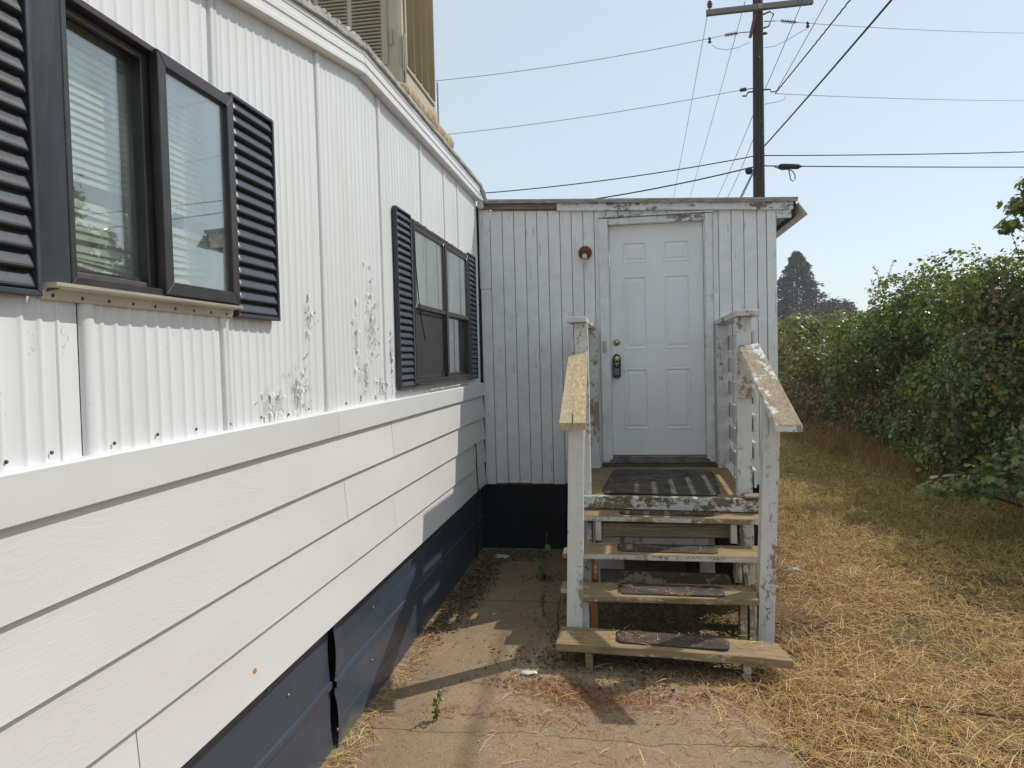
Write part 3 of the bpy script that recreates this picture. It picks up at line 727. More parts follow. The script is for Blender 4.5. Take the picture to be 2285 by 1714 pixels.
# blind in window 1
bl = empty('window_blind', (-1.320, 1.8, 1.94), 'sagging cream venetian blind with broken slats inside the corrugated wall window', 'blind')
box('head_rail', -1.329, -1.309, 1.474, 2.136, 2.548, 2.568, 'blind', bl)
zz = 2.556
for k in range(33):
    gap_ = .0195
    dz = 0; tl = 0; yaw = 0
    if k == 18: zz -= .045
    if k >= 19: tl = random.uniform(-.012, .012)
    if k >= 25: tl = random.uniform(-.022, .03); gap_ = .017
    zz -= gap_
    if zz < 1.95: break
    a = 1.08 + random.uniform(-.07, .07)
    if k >= 24: a = random.uniform(.75, 1.15)
    ca, sa = math.cos(a) * .0125, math.sin(a) * .0125
    bm = bmesh.new(); n = 9
    U, L = [], []
    for i in range(n):
        y = 1.475 + .658 * i / (n - 1); t = (y - 1.8)
        sag = -.010 * math.sin((y - 1.472) / .666 * math.pi) * (k > 22) + tl * t * 3
        if k >= 25: sag += .006 * math.sin(y * 9 + k)
        U.append((bm.verts.new((-1.320 - ca, y, zz + sa + sag)), bm.verts.new((-1.318, y, zz + .001 + sag)), bm.verts.new((-1.320 + ca, y, zz - sa + sag))))
    for A, B in zip(U, U[1:]):
        for j in range(2): bm.faces.new((A[j], A[j + 1], B[j + 1], B[j]))
    from_bm('slat', bm, 'blind', bl, smooth=True)
for y in (1.53, 1.80, 2.02): tube('lift_cord', [(-1.310, y, 2.55), (-1.308, y + .004, 2.2), (-1.310, y - .003, 1.95)], .0012, 'caulk', bl, 4)
hexo('broken_slat', [(-1.306, 1.875, 2.10), (-1.304, 1.895, 2.10), (-1.302, 1.895, 2.10), (-1.304, 1.875, 2.10), (-1.306, 1.955, 2.22), (-1.304, 1.978, 2.22), (-1.302, 1.978, 2.22), (-1.304, 1.955, 2.22)], 'blind', bl, 0)
# cable on the wall by the corner
tube('wall_cable', [(-1.246, 5.83, 1.03), (-1.232, 5.83, 1.035), (-1.228, 5.84, 1.01), (-1.232, 5.88, .95), (-1.236, 5.90, .80), (-1.232, 5.93, .62), (-1.262, 5.95, .50), (-1.268, 5.96, .2), (-1.270, 5.97, .02)], .005, 'black', None, 6, origin=(-1.26, 5.95, .02), label='thin black cable hanging down the white siding by the inside corner', cat='cable')

# ================================================================== ROOF COOLER
CX0, CX1, CY0, CY1, CZ = -2.20, -1.35, 4.46, 5.30, 3.52
co = empty('evaporative_cooler', (-1.8, 4.9, 3.34), 'tan louvred evaporative cooler box on top of the mobile home roof', 'cooler')
box('cabinet', CX0, CX1, CY0, CY1, CZ + .02, CZ + .95, 'cooler', co, .02)
box('base_pan', CX0 - .008, CX1 + .008, CY0 - .008, CY1 + .008, CZ - .03, CZ + .085, 'cooler', co, .018)
def louvre_panel(side):
    # frame plate with rows of louvre blades, joined (each under ten pixels)
    bm = bmesh.new(); db = bmesh.new()
    if side == 'front':
        x0, x1 = CX0 + .06, CX1 - .085; z0, z1 = CZ + .10, CZ + .90; y = CY0
        hexa(bm, cbox(x0, x1, y - .012, y - .001, z0, z1), .003)
        ncol = 3; wcol = (x1 - x0 - .04) / ncol
        for c in range(ncol):
            a = x0 + .03 + c * wcol; b = a + wcol - .03
            hexa(db, cbox(a, b, y - .0135, y - .0125, z0 + .03, z1 - .03))
            z = z0 + .035
            while z < z1 - .04:
                hexa(bm, [(a, y - .013, z), (b, y - .013, z), (b, y - .0128, z + .004), (a, y - .0128, z + .004), (a + .008, y - .026, z + .002), (b - .008, y - .026, z + .002), (b, y - .014, z + .016), (a, y - .014, z + .016)])
                z += .0225
    else:
        y0, y1 = CY0 + .07, CY1 - .05; z0, z1 = CZ + .10, CZ + .90; x = CX1
        hexa(bm, cbox(x + .001, x + .012, y0, y1, z0, z1), .003)
        ncol = 4; wcol = (y1 - y0 - .03) / ncol
        for c in range(ncol):
            a = y0 + .03 + c * wcol; b = a + wcol - .022
            hexa(db, cbox(x + .0125, x + .0135, a, b, z0 + .03, z1 - .03))
            z = z0 + .035
            while z < z1 - .04:
                hexa(bm, [(x + .013, a, z), (x + .013, b, z), (x + .013, b, z + .004), (x + .013, a, z + .004), (x + .024, a + .004, z + .002), (x + .024, b - .004, z + .002), (x + .014, b, z + .013), (x + .014, a, z + .013)])
                z += .0205
    bmesh.ops.recalc_face_normals(bm, faces=bm.faces)
    p = from_bm('louvre_panel', bm, 'cooler', co)
    from_bm('louvre_painted_shade', db, 'coolerdark', p)  # dark sheets behind the blades: shade of the slots put into colour
louvre_panel('front'); louvre_panel('side')
for z in (CZ + .22, CZ + .70): box('panel_clip', CX1 - .07, CX1 - .055, CY0 - .016, CY0 - .001, z, z + .10, 'cooler', co, .003)
for y in (CY0 + .03, CY1 + .012):     # perforated straps holding it down
    s = box('strap', CX1 + .012, CX1 + .017, y - .016, y + .016, 3.30, CZ + .30, 'steel', co, 0)
pp = empty('foam_pad_roll', (-1.5, 4.9, 3.34), 'crumbling tan foam roll wedged under the roof cooler', 'foam roll')
def pad(p0, p1, r):
    n = 40; seg = 14; bm = bmesh.new(); P0, P1 = Vector(p0), Vector(p1)
    pts = [P0.lerp(P1, i / (n - 1)) + Vector((random.uniform(-.008, .008),) * 3) for i in range(n)]
    rr = [r * random.uniform(.85, 1.12) for _ in pts]; rr[0] *= .6; rr[-1] *= .6
    tube_bm(bm, pts, rr, seg)
    for v in bm.verts: v.co += Vector((random.gauss(0, .004), random.gauss(0, .004), random.gauss(0, .004)))
    bmesh.ops.recalc_face_normals(bm, faces=bm.faces)
    return bm
from_bm('roll', pad((-1.345, 4.30, 3.395), (-1.345, 5.52, 3.40), .082), 'pad', pp, smooth=True)
from_bm('roll', pad((-2.1, 4.50, 3.47), (-1.50, 4.45, 3.45), .07), 'pad', pp, smooth=True)

# ================================================================== ENTRY ADDITION
SY = 6.40
def eave(x): return 3.160 - .0500 * (x + 1.235)      # top of fascia
ent = empty('entry_addition', (0.0, 7.4, 0.0), 'white board-sided entry addition with panelled door and low sloping roof', 'shed')
bx = [-1.16 + .1043 * k for k in range(24)]
bx = [-1.16, -1.049, -.944, -.840, -.737, -.636, -.531, -.429, -.327, -.229, -.125, -.021, .083, .187, .291, .395, .499, .603, .707, .831, .937, 1.041, 1.150, 1.226]
DZ0, DZ1 = .855, 2.885
for a, b in zip(bx, bx[1:]):
    segs = [(.602 + random.uniform(-.004, .008), eave((a + b) / 2) - .088)]
    if b > -.12 and a < .73: segs = [(2.93, eave((a + b) / 2) - .088)]
    if a < .73 < b: hexo('wall_board', [(.781, SY, .602), (b - .0025, SY, .602), (b - .0025, SY + .016, .602), (.781, SY + .016, .602), (.781, SY, eave(a) - .09), (b - .0025, SY, eave(b) - .09), (b - .0025, SY + .016, eave(b) - .09), (.781, SY + .016, eave(a) - .09)], 'board', ent, .0025)
    for s0, s1 in segs:
        bb = .7785 if a < .73 < b else b
        o = random.uniform(-.0012, .0012)
        c = cbox(a + .0025, bb - .0025, SY + o, SY + .016, s0, s1)
        c[4] = (c[4][0], c[4][1], eave(a) - .088); c[7] = (c[7][0], c[7][1], eave(a) - .088)
        c[5] = (c[5][0], c[5][1], eave(b) - .088); c[6] = (c[6][0], c[6][1], eave(b) - .088)
        hexo('wall_board', c, 'board', ent, .0025)
box('corner_filler', -1.30, -1.2325, SY + .004, SY + .05, .602, 3.12, 'rotbrown', ent, 0)
box('corner_board', -1.262, -1.1625, SY - .008, SY + .016, 2.372, eave(-1.2) - .03, 'board', ent, .003)
box('corner_board', -1.255, -1.1625, SY - .008, SY + .016, .60, 2.369, 'board', ent, .003)
box('corner_board', 1.2285, 1.305, SY - .010, SY + .016, .596, eave(1.27) - .088, 'board', ent, .003)
box('wall_backing', -1.235, -.125, SY + .0165, SY + .04, .60, 3.0, 'groove', ent, 0)
box('wall_backing', .725, 1.30, SY + .0165, SY + .04, .60, 2.92, 'groove', ent, 0)
box('wall_backing', -.124, .724, SY + .0165, SY + .04, 2.925, 3.0, 'groove', ent, 0)
box('side_wall', 1.262, 1.302, SY + .041, 9.4, .60, 2.92, 'board', ent, 0)
box('rear_wall', -1.23, 1.30, 9.41, 9.45, .6, 2.9, 'board', ent, 0)
box('floor', -1.23, 1.26, SY + .05, 9.4, .66, .70, 'groove', ent, 0)
# skirting below
box('skirting', -1.36, 1.285, SY + .022, SY + .04, -.03, .601, 'skirtblack', ent, 0)
box('skirting', 1.266, 1.286, SY + .041, 9.4, -.03, .599, 'skirtblack', ent, 0)
box('sill_plate', -1.235, -.19, SY + .004, SY + .021, .586, .6005, 'rotbrown', ent, .002)
# fascia and roof
def fas(x0, x1, y0, y1, up, dn, mat, nm='fascia', n=14):
    bm = bmesh.new(); xs = np.linspace(x0, x1, n); R = []
    for x in xs:
        t = eave(x) - up; b = eave(x) - dn + random.uniform(-.0025, .0025)
        R.append([bm.verts.new(p) for p in ((x, y0, b), (x, y0, t), (x, y1, t), (x, y1, b))])
    for A, B in zip(R, R[1:]):
        for k in range(4): bm.faces.new((A[k], B[k], B[(k + 1) % 4], A[(k + 1) % 4]))
    bm.faces.new(R[0]); bm.faces.new(R[-1][::-1]); bmesh.ops.recalc_face_normals(bm, faces=bm.faces)
    return from_bm(nm, bm, mat, ent)
fas(-1.236, -.552, SY - .034, SY - .002, .016, .078, 'fascia_bare'); fas(-.55, 1.438, SY - .036, SY - .002, .016, .092, 'fascia')
fas(-1.20, 1.472, SY - .060, 9.5, -.004, .012, 'roofsheet', 'roof')
fas(-1.20, 1.470, SY - .0575, SY - .050, .0125, .030, 'roofedge', 'drip_edge')
box('eave_trim', 1.306, 1.425, SY - .030, SY - .006, eave(1.36) - .165, eave(1.36) - .0935, 'fascia', ent, .003)
def soffit():
    bm = bmesh.new(); R = []
    for k in range(60):
        y = SY + .01 + k * .05; z = eave(1.4) - .10 + .012 * (k % 2)
        R.append([bm.verts.new((1.303, y, z)), bm.verts.new((1.44, y, z - .035))])
    for A, B in zip(R, R[1:]): bm.faces.new((A[0], A[1], B[1], B[0]))
    from_bm('soffit', bm, 'roofsheet', ent)
soffit()
box('eave_board', 1.432, 1.462, SY - .034, 9.4, eave(1.45) - .155, eave(1.45) - .020, 'rotbrown', ent, .006)
hexo('flashing', [(1.546, SY - .055, 2.876), (1.551, SY - .055, 2.880), (1.551, 9.45, 2.880), (1.546, 9.45, 2.876), (1.470, SY - .055, 2.982), (1.476, SY - .055, 2.987), (1.476, 9.45, 2.987), (1.470, 9.45, 2.982)], 'gutter', ent, 0)
box('corner_flashing', -1.262, -1.205, SY - .06, SY + .03, 3.085, 3.17, 'boardold', ent, .01)
caul = bmesh.new(); tube_bm(caul, [(-1.235, 6.36, 3.30), (-1.225, 6.34, 3.26), (-1.205, 6.335, 3.22), (-1.19, 6.335, 3.185), (-1.18, 6.33, 3.16), (-1.175, 6.33, 3.13)], [.012, .022, .02, .017, .016, .008], 7)
for v in caul.verts: v.co += Vector((random.gauss(0, .004), random.gauss(0, .004), random.gauss(0, .004)))
from_bm('roof_patch', caul, 'rooftop', ent)
# casing
box('door_casing', -.192, -.112, SY - .022, SY - .0025, .80, 2.942, 'boardold', ent, .004)
box('door_casing', .716, .778, SY - .022, SY - .0025, .80, 2.945, 'boardold', ent, .004)
hexo('door_casing', [(-.1115, SY - .022, 2.883), (.7155, SY - .022, 2.886), (.7155, SY - .0025, 2.886), (-.1115, SY - .0025, 2.883), (-.1115, SY - .022, 2.938), (.7155, SY - .022, 2.946), (.7155, SY - .0025, 2.946), (-.1115, SY - .0025, 2.938)], 'casingtop', ent, .004)
box('head_flashing', -.19, .785, SY - .034, SY - .003, 2.9475, 2.962, 'casingtop', ent, .003)
box('door_jamb', -.124, -.104, SY - .002, SY + .10, .80, 2.90, 'boardold', ent, .001)
box('door_jamb', .706, .7245, SY - .002, SY + .10, .80, 2.90, 'boardold', ent, .001)
box('door_jamb', -.1035, .7055, SY - .002, SY + .10, 2.8865, 2.906, 'boardold', ent, .001)
box('threshold', -.103, .705, SY - .010, SY + .09, .825, .850, 'threshold', ent, .004)
box('threshold', -.13, .73, SY - .028, SY + .06, .790, .8245, 'threshold', ent, .004)
box('door_sill', -.20, .79, SY - .016, SY + .005, .752, .7895, 'rot', ent, .004)
box('doorbell', -.172, -.140, SY - .036, SY - .0225, 1.775, 1.87, 'ivory', ent, .005)
# door with six pressed panels
DY = 6.440
PX = [(.010, .218), (.366, .588)]; PZ = [(2.552, 2.735), (1.792, 2.436), (1.082, 1.622)]
X0, X1 = -.1005, .7030
xs = [X0, PX[0][0], PX[0][1], PX[1][0], PX[1][1], X1]; zs = [DZ0, PZ[2][0], PZ[2][1], PZ[1][0], PZ[1][1], PZ[0][0], PZ[0][1], DZ1]
bm = bmesh.new(); V = {}
for i, x in enumerate(xs):
    for k, z in enumerate(zs): V[i, k] = bm.verts.new((x, DY, z))
for i in range(5):
    for k in range(7):
        if i in (1, 3) and k in (1, 3, 5): continue
        bm.faces.new((V[i, k], V[i + 1, k], V[i + 1, k + 1], V[i, k + 1]))
hexa(bm, cbox(X0, X1, DY + .018, DY + .044, DZ0, DZ1))
for (a, b) in ((X0, X0 + .001), (X1 - .001, X1)): hexa(bm, cbox(a, b, DY + .0005, DY + .0178, DZ0, DZ1))
door = from_bm('door', bm, 'door', ent)
door['label'] = 'white six-panel steel door with brass deadbolt'
for (a, b) in PX:
    for (c, d) in PZ:
        bm = bmesh.new(); rings = []
        for ins, dy in ((0, 0), (.004, -.0035), (.010, -.0035), (.018, .0065), (.026, .0065), (.044, .0005), (.048, .0)):
            rings.append([bm.verts.new(p) for p in ((a + ins, DY + dy, c + ins), (b - ins, DY + dy, c + ins), (b - ins, DY + dy, d - ins), (a + ins, DY + dy, d - ins))])
        for A, B in zip(rings, rings[1:]):
            for k in range(4): bm.faces.new((A[k], A[(k + 1) % 4], B[(k + 1) % 4], B[k]))
        bm.faces.new(rings[-1]); bmesh.ops.recalc_face_normals(bm, faces=bm.faces)
        from_bm('panel', bm, 'door', door)
lathe('deadbolt', [(.031, 0), (.031, .006), (.026, .014), (.018, .018), (.016, .024), (.002, .025)], (-.052, DY, 1.857), (0, -1, 0), 'brass', door, 20)
lathe('knob', [(.032, 0), (.032, .005), (.014, .010), (.012, .028), (.024, .036), (.028, .048), (.024, .060), (.012, .064), (.002, .065)], (-.052, DY, 1.712), (0, -1, 0), 'brass', door, 20)
# lockbox hanging from the knob
lk = empty('key_lockbox', (-.052, DY - .04, 1.54), 'black push-button key lockbox hanging from the brass door knob', 'lockbox')
bm = bmesh.new()
def rounded(bm, w, h, r, cx, cz, y0, y1, n=5):
    P = []
    for (sx, sz, a0) in ((1, 1, 0), (-1, 1, 90), (-1, -1, 180), (1, -1, 270)):
        for i in range(n + 1):
            a = math.radians(a0 + 90 * i / n); P.append((cx + sx * (w / 2 - r) + r * math.cos(a), cz + sz * (h / 2 - r) + r * math.sin(a)))
    A = [bm.verts.new((x, y0, z)) for x, z in P]; B = [bm.verts.new((cx + (x - cx) * .93, y1, cz + (z - cz) * .96)) for x, z in P]
    m = len(P)
    for i in range(m): bm.faces.new((A[i], A[(i + 1) % m], B[(i + 1) % m], B[i]))
    bm.faces.new(A[::-1]); bm.faces.new(B); bmesh.ops.recalc_face_normals(bm, faces=bm.faces)
rounded(bm, .070, .125, .024, -.056, 1.602, DY - .014, DY - .052)
from_bm('body', bm, 'lockblack', lk)
bm = bmesh.new(); rounded(bm, .078, .022, .008, -.056, 1.654, DY - .012, DY - .056); from_bm('collar', bm, 'lockblack', lk)
tube('shackle', [(-.082, DY - .030, 1.655), (-.084, DY - .030, 1.71), (-.078, DY - .030, 1.735), (-.056, DY - .030, 1.752), (-.032, DY - .030, 1.735), (-.026, DY - .030, 1.71), (-.028, DY - .030, 1.655)], .007, 'lockblack', lk, 8)
for r in range(4):
    for c in range(3):
        box('key', -.056 + (c - 1) * .015 - .0042, -.056 + (c - 1) * .015 + .0042, DY - .0545, DY - .0515, 1.622 - r * .0155 - .004, 1.622 - r * .0155 + .004, 'keys', lk, .001)
lathe('button', [(.0055, 0), (.0055, .003), (.002, .004)], (-.056, DY - .0555, 1.654), (0, -1, 0), 'keys', lk, 10)
# porch lamp
pl = empty('porch_light', (-.312, SY, 2.65), 'rusty bare-bulb porch lamp on the white boards beside the door', 'lamp')
lathe('cap', [(.058, 0), (.060, .012), (.052, .034), (.036, .05), (.012, .058), (.001, .058)], (-.312, SY - .003, 2.655), (0, -1, -.12), 'rustcap', pl, 18)
lathe('socket', [(.021, 0), (.023, .006), (.022, .040), (.018, .046)], (-.314, SY - .040, 2.635), (0, -.35, -1), 'socket', pl, 14)
bm = bmesh.new()
spir = [(-.316 + .017 * math.cos(t), SY - .062 + .017 * math.sin(t), 2.592 - .0046 * t) for t in np.linspace(0, 6 * math.pi, 60)]
tube_bm(bm, spir, .0052, 6); bmesh.ops.recalc_face_normals(bm, faces=bm.faces)
from_bm('bulb', bm, 'bulb', pl, smooth=True)

# ================================================================== STAIRS
st = empty('entry_stairs', (.25, 4.7, 0.0), 'weathered wooden entry steps with landing, flaking white posts and sloping handrails', 'steps')
LZ = .755
def lerp(a, b, t): return a + (b - a) * t
def fr(x, ya, yb, xa=-.28, xb=.84): return lerp(ya, yb, (x - xa) / (xb - xa))
# landing boards run along X
yb = 5.050
k = 0
while yb < 6.34:
    ye = min(yb + .138, 6.372); sk2 = -.095 * max(0, 1 - (k + 1) / 5) if ye < 6.37 else 0
    sk = -.095 * max(0, 1 - k / 5)
    zt = LZ + random.uniform(-.002, .002)
    hexo('deck_board', [(-.345, yb + .001, LZ - .038), (.865, yb + sk + .001, LZ - .038), (.865, ye + sk2 - .003, LZ - .038), (-.345, ye - .003, LZ - .038),
                        (-.345, yb + .001, zt), (.865, yb + sk + .001, zt), (.865, ye + sk2 - .003, zt), (-.345, ye - .003, zt)], 'tread', st, .003)
    yb = ye; k += 1
hexo('landing_fascia', [(-.295, 5.015, .673), (.880, 4.905, .673), (.880, 4.945, .673), (-.295, 5.048, .673), (-.295, 5.010, .762), (.880, 4.900, .766), (.880, 4.944, .766), (-.295, 5.047, .762)], 'deckfascia', st, .006)
# joists / frame of landing
for x in (-.32, .28, .835): box('joist', x - .019, x + .019, 5.08, 6.38, .60, .7035, 'block', st, .002)
for x in (-.345, .775):
    box('landing_leg', x, x + .088, 6.20, 6.288, .0, .5995, 'postpaint', st, .003)
    box('landing_leg', x, x + .088, 5.06, 5.148, .0, .5995, 'postpaint', st, .003)
box('added_sun_block', .862, .876, 5.16, 6.395, .0, .598, 'skirtblack', st, 0)  # added dark panel, blocks the sun from the ground under the landing
def tread(name, c4, z, th, mat, dz=(0, 0, 0, 0), bev=.004, n=5):
    """c4: FL FR BR BL (x,y)"""
    lo = [(x, y, z - th + d) for (x, y), d in zip(c4, dz)]; hi = [(x, y, z + d) for (x, y), d in zip(c4, dz)]
    return hexo(name, lo + hi, mat, st, bev)
# t1
tread('tread_board', [(-.39, 4.806), (.885, 4.722), (.885, 4.858), (-.39, 4.940)], .670, .036, 'treadpaint')
tread('tread_board', [(-.37, 4.944), (.88, 4.862), (.88, 4.965), (-.37, 5.040)], .668, .036, 'tread')
# t2
tread('tread_board', [(-.402, 4.478), (.90, 4.446), (.90, 4.584), (-.402, 4.616)], .502, .036, 'treadpaint')
tread('tread_board', [(-.385, 4.621), (.885, 4.590), (.885, 4.722), (-.385, 4.754)], .500, .036, 'tread')
# t3
tread('tread_board', [(-.268, 4.195), (.738, 4.205), (.738, 4.345), (-.268, 4.335)], .327, .036, 'tread', (0, -.002, 0, 0))
tread('tread_board', [(-.405, 4.340), (.742, 4.350), (.742, 4.474), (-.405, 4.468)], .325, .036, 'treadpaint')
tread('tread_board', [(.746, 4.462), (.905, 4.462), (.905, 4.52), (.746, 4.52)], .318, .030, 'tread')
# t4: wide plank, askew, bowed
def bottom_step():
    bm = bmesh.new(); n = 15; R = []
    for i in range(n):
        t = i / (n - 1)
        fx, fy = lerp(-.400, .838, t), lerp(3.915, 3.826, t); bx_, by = lerp(-.388, .800, t), lerp(4.164, 4.045, t)
        z = .150 + .006 * math.sin(t * 3.1) - .010 * t
        wob = .004 * math.sin(t * 17)
        R.append([bm.verts.new(p) for p in ((fx, fy + wob, z - .044), (fx + .002, fy + wob + .001, z - .004), (fx + .002, fy + .008 + wob, z), (bx_, by, z + .002), (bx_, by, z - .042))])
    for A, B in zip(R, R[1:]):
        for k in range(5): bm.faces.new((A[k], B[k], B[(k + 1) % 5], A[(k + 1) % 5]))
    bm.faces.new(R[0]); bm.faces.new(R[-1][::-1]); bmesh.ops.recalc_face_normals(bm, faces=bm.faces)
    from_bm('tread_board', bm, 'tread', st)
bottom_step()
for (x, y) in ((-.235, 3.925), (.600, 3.868)):
    hexo('step_leg', [(x, y, .0), (x + .040, y, .0), (x + .040, y + .088, .0), (x, y + .088, .0), (x - .006, y - .004, .112), (x + .036, y - .004, .110), (x + .036, y + .088, .110), (x - .006, y + .088, .112)], 'tread', st, .003)
# uprights below the treads
for (x, y, z0, z1, m) in [(-.205, 4.79, .503, .631, 'block'), (.668, 4.76, .503, .631, 'block'), (-.222, 4.505, .328, .463, 'rustblock'), (.655, 4.50, .328, .463, 'block'),
                          (-.268, 4.225, .0, .288, 'block'), (-.218, 4.228, .0, .288, 'rustblock'), (.640, 4.235, .0, .288, 'block'), (.692, 4.238, .0, .288, 'block')]:
    hexo('upright', jit(cbox(x, x + .040, y, y + .088, z0, z1), .002), m, st, .003)
for x in (-.262, .735):       # notched stringers as sloping planks behind the uprights
    hexo('stringer', [(x, 4.50, .0), (x + .03, 4.50, .0), (x + .03, 4.72, .0), (x, 4.72, .0), (x, 4.90, .60), (x + .03, 4.90, .60), (x + .03, 5.06, .60), (x, 5.06, .60)], 'block', st, .003)
box('riser_board', -.165, .668, 4.83, 4.865, .522, .612, 'block_x', st, .004)
hexo('riser_board', [(-.175, 4.70, .245), (.668, 4.70, .240), (.668, 4.735, .240), (-.175, 4.735, .245), (-.175, 4.70, .335), (.64, 4.70, .318), (.64, 4.735, .318), (-.175, 4.735, .335)], 'rot', st, .005)
box('riser_board', -.165, .55, 4.95, 4.99, .345, .49, 'postpaint', st, .004)
box('landing_back_board', -.20, -.02, 5.06, 5.10, .0, .65, 'postpaint', st, .003)
box('landing_back_board', .50, .60, 5.06, 5.10, .0, .65, 'postpaint', st, .003)
# newels
def post(name, xb, xt, y0, y1, z0, z1t, mat, wb=.092, wt=.090):
    z1f, z1b = z1t if hasattr(z1t, '__len__') else (z1t, z1t)
    hexo(name, [(xb, y0, z0), (xb + wb, y0, z0), (xb + wb, y1, z0), (xb, y1, z0), (xt, y0, z1f), (xt + wt, y0, z1f), (xt + wt, y1, z1b), (xt, y1, z1b)], mat, st, .003)
def hl(y): return 1.368 + (y - 4.05) * .405          # top of left handrail
def hr(y): return 1.344 + (y - 4.05) * .461
post('newel_post', -.363, -.320, 4.168, 4.258, .0, (hl(4.168) - .041, hl(4.258) - .041), 'postpaint')
post('newel_post', .752, .808, 4.330, 4.420, .02, (hr(4.330) - .041, hr(4.420) - .041), 'postpaint')
post('landing_post', -.336, -.336, 5.060, 5.150, .716, 1.974, 'postpaint', .095, .095)
post('landing_post', .757, .764, 5.040, 5.130, .716, 1.978, 'postpaint', .097, .097)
post('wall_post', -.303, -.303, 6.28, 6.368, LZ + .003, 1.972, 'postpaint', .086, .086)
post('wall_post', .790, .790, 6.28, 6.368, LZ + .003, 1.98, 'postpaint', .092, .092)
# trim block on right landing post, under the handrail
box('post_cleat', .760, .864, 5.016, 5.038, 1.43, 1.70, 'postpaint', st, .003)
box('post_foot', .775, .897, 4.89, 5.03, LZ + .012, .785, 'block_x', st, .012)
# sloping handrails
def split_rail():
    out = [(-.364, 4.040), (-.294, 4.044), (-.296, 4.15), (-.303, 4.29), (-.301, 4.46), (-.2985, 4.29), (-.291, 4.15), (-.285, 4.045), (-.217, 4.050), (-.243, 5.056), (-.373, 4.985)]
    bm = bmesh.new()
    def tz(x, y): return hl(y) - .006 * (x + .364) / .15
    T = [bm.verts.new((x, y, tz(x, y))) for x, y in out]; B = [bm.verts.new((x, y - .004, tz(x, y) - .038)) for x, y in out]; n = len(out)
    bm.faces.new(T); bm.faces.new(B[::-1])
    for i in range(n): bm.faces.new((T[i], B[i], B[(i + 1) % n], T[(i + 1) % n]))
    bmesh.ops.triangulate(bm, faces=bm.faces[:]); bmesh.ops.recalc_face_normals(bm, faces=bm.faces)
    from_bm('handrail', bm, 'railbare', st)['label'] = 'bare tan handrail plank with a long split'
split_rail()
hexo('handrail', [(.808, 4.035, hr(4.035) - .038), (.949, 4.035, hr(4.035) - .038), (.905, 5.035, hr(5.035) - .038), (.765, 5.012, hr(5.012) - .038),
                  (.808, 4.040, hr(4.04)), (.949, 4.040, hr(4.04)), (.905, 5.038, hr(5.038)), (.765, 5.014, hr(5.014))], 'railflake', st, .004)
# level caps
hexo('rail_cap', [(-.382, 4.975, 1.976), (-.245, 4.975, 1.976), (-.224, 6.385, 1.976), (-.366, 6.385, 1.976), (-.382, 4.975, 2.015), (-.245, 4.975, 2.013), (-.224, 6.385, 2.012), (-.366, 6.385, 2.014)], 'capflake', st, .004)
hexo('rail_cap', [(.755, 4.960, 1.980), (.906, 4.960, 1.980), (.930, 6.385, 1.984), (.787, 6.385, 1.984), (.755, 4.960, 2.024), (.906, 4.960, 2.020), (.930, 6.385, 2.020), (.787, 6.385, 2.022)], 'capflake', st, .004)
# horizontal slats closing both sides of the landing, gaps between them
z = .815
for k in range(6):
    h = .122
    hexo('side_slat', [(.866, 5.045, z), (.884, 5.045, z), (.905, 6.375, z), (.887, 6.375, z), (.866, 5.045, z + h), (.884, 5.045, z + h), (.905, 6.375, z + h), (.887, 6.375, z + h)], 'slat', st, .003)
    hexo('side_slat', [(-.358, 5.065, z), (-.340, 5.065, z), (-.307, 6.375, z), (-.325, 6.375, z), (-.358, 5.065, z + h), (-.340, 5.065, z + h), (-.307, 6.375, z + h), (-.325, 6.375, z + h)], 'slat', st, .003)
    z += .190
# things lying on the steps
def mat_obj(name, c4, z, th, mat, label, cat, group=None, wav=.004, nx=22, ny=8, rnd=.03):
    """c4 FL FR BR BL"""
    V = []; F = []
    for layer in (0, 1):
        for j in range(ny):
            for i in range(nx):
                s, t = i / (nx - 1), j / (ny - 1)
                # rounded corners: pull the ends in
                cs = max(0, (abs(s - .5) - .46) / .04); ct = max(0, (abs(t - .5) - .38) / .12)
                if cs > 0 and ct > 0: s = .5 + (s - .5) * (1 - .03 * cs * ct); t = .5 + (t - .5) * (1 - .16 * cs * ct)
                fx = lerp(lerp(c4[0][0], c4[1][0], s), lerp(c4[3][0], c4[2][0], s), t); fy = lerp(lerp(c4[0][1], c4[1][1], s), lerp(c4[3][1], c4[2][1], s), t)
                zz = z + .0025 + (th if layer else 0) + wav * max(0, math.sin(s * 6.1 + t * 2.7 + z * 50)) * abs(2 * t - 1)
                V.append((fx, fy, zz))
    N = nx * ny
    for j in range(ny - 1):
        for i in range(nx - 1):
            a = j * nx + i; F.append((N + a, N + a + 1, N + a + nx + 1, N + a + nx)); F.append((a, a + nx, a + nx + 1, a + 1))
    for i in range(nx - 1):
        F.append((i, i + 1, N + i + 1, N + i)); a = (ny - 1) * nx + i; F.append((a + 1, a, N + a, N + a + 1))
    for j in range(ny - 1):
        a = j * nx; F.append((a + nx, a, N + a, N + a + nx)); a = j * nx + nx - 1; F.append((a, a + nx, N + a + nx, N + a))
    cx = sum(c[0] for c in c4) / 4; cy = sum(c[1] for c in c4) / 4
    np_obj(name, np.array(V), np.array(F), mat, None, False, origin=(cx, cy, z), label=label, cat=cat, group=group)
grp = 'rubber tread mats on the wooden steps'
mat_obj('tread_mat', [(-.040, 4.832), (.572, 4.790), (.580, 4.930), (-.042, 4.995)], .670, .0035, 'stepmat', 'dark rubber tread mat on the highest step right under the landing edge', 'mat', grp, .0022)
mat_obj('tread_mat', [(-.055, 4.528), (.556, 4.502), (.566, 4.690), (-.060, 4.715)], .502, .0035, 'stepmat', 'dark rubber tread mat on the second step below the landing', 'mat', grp, .0022)
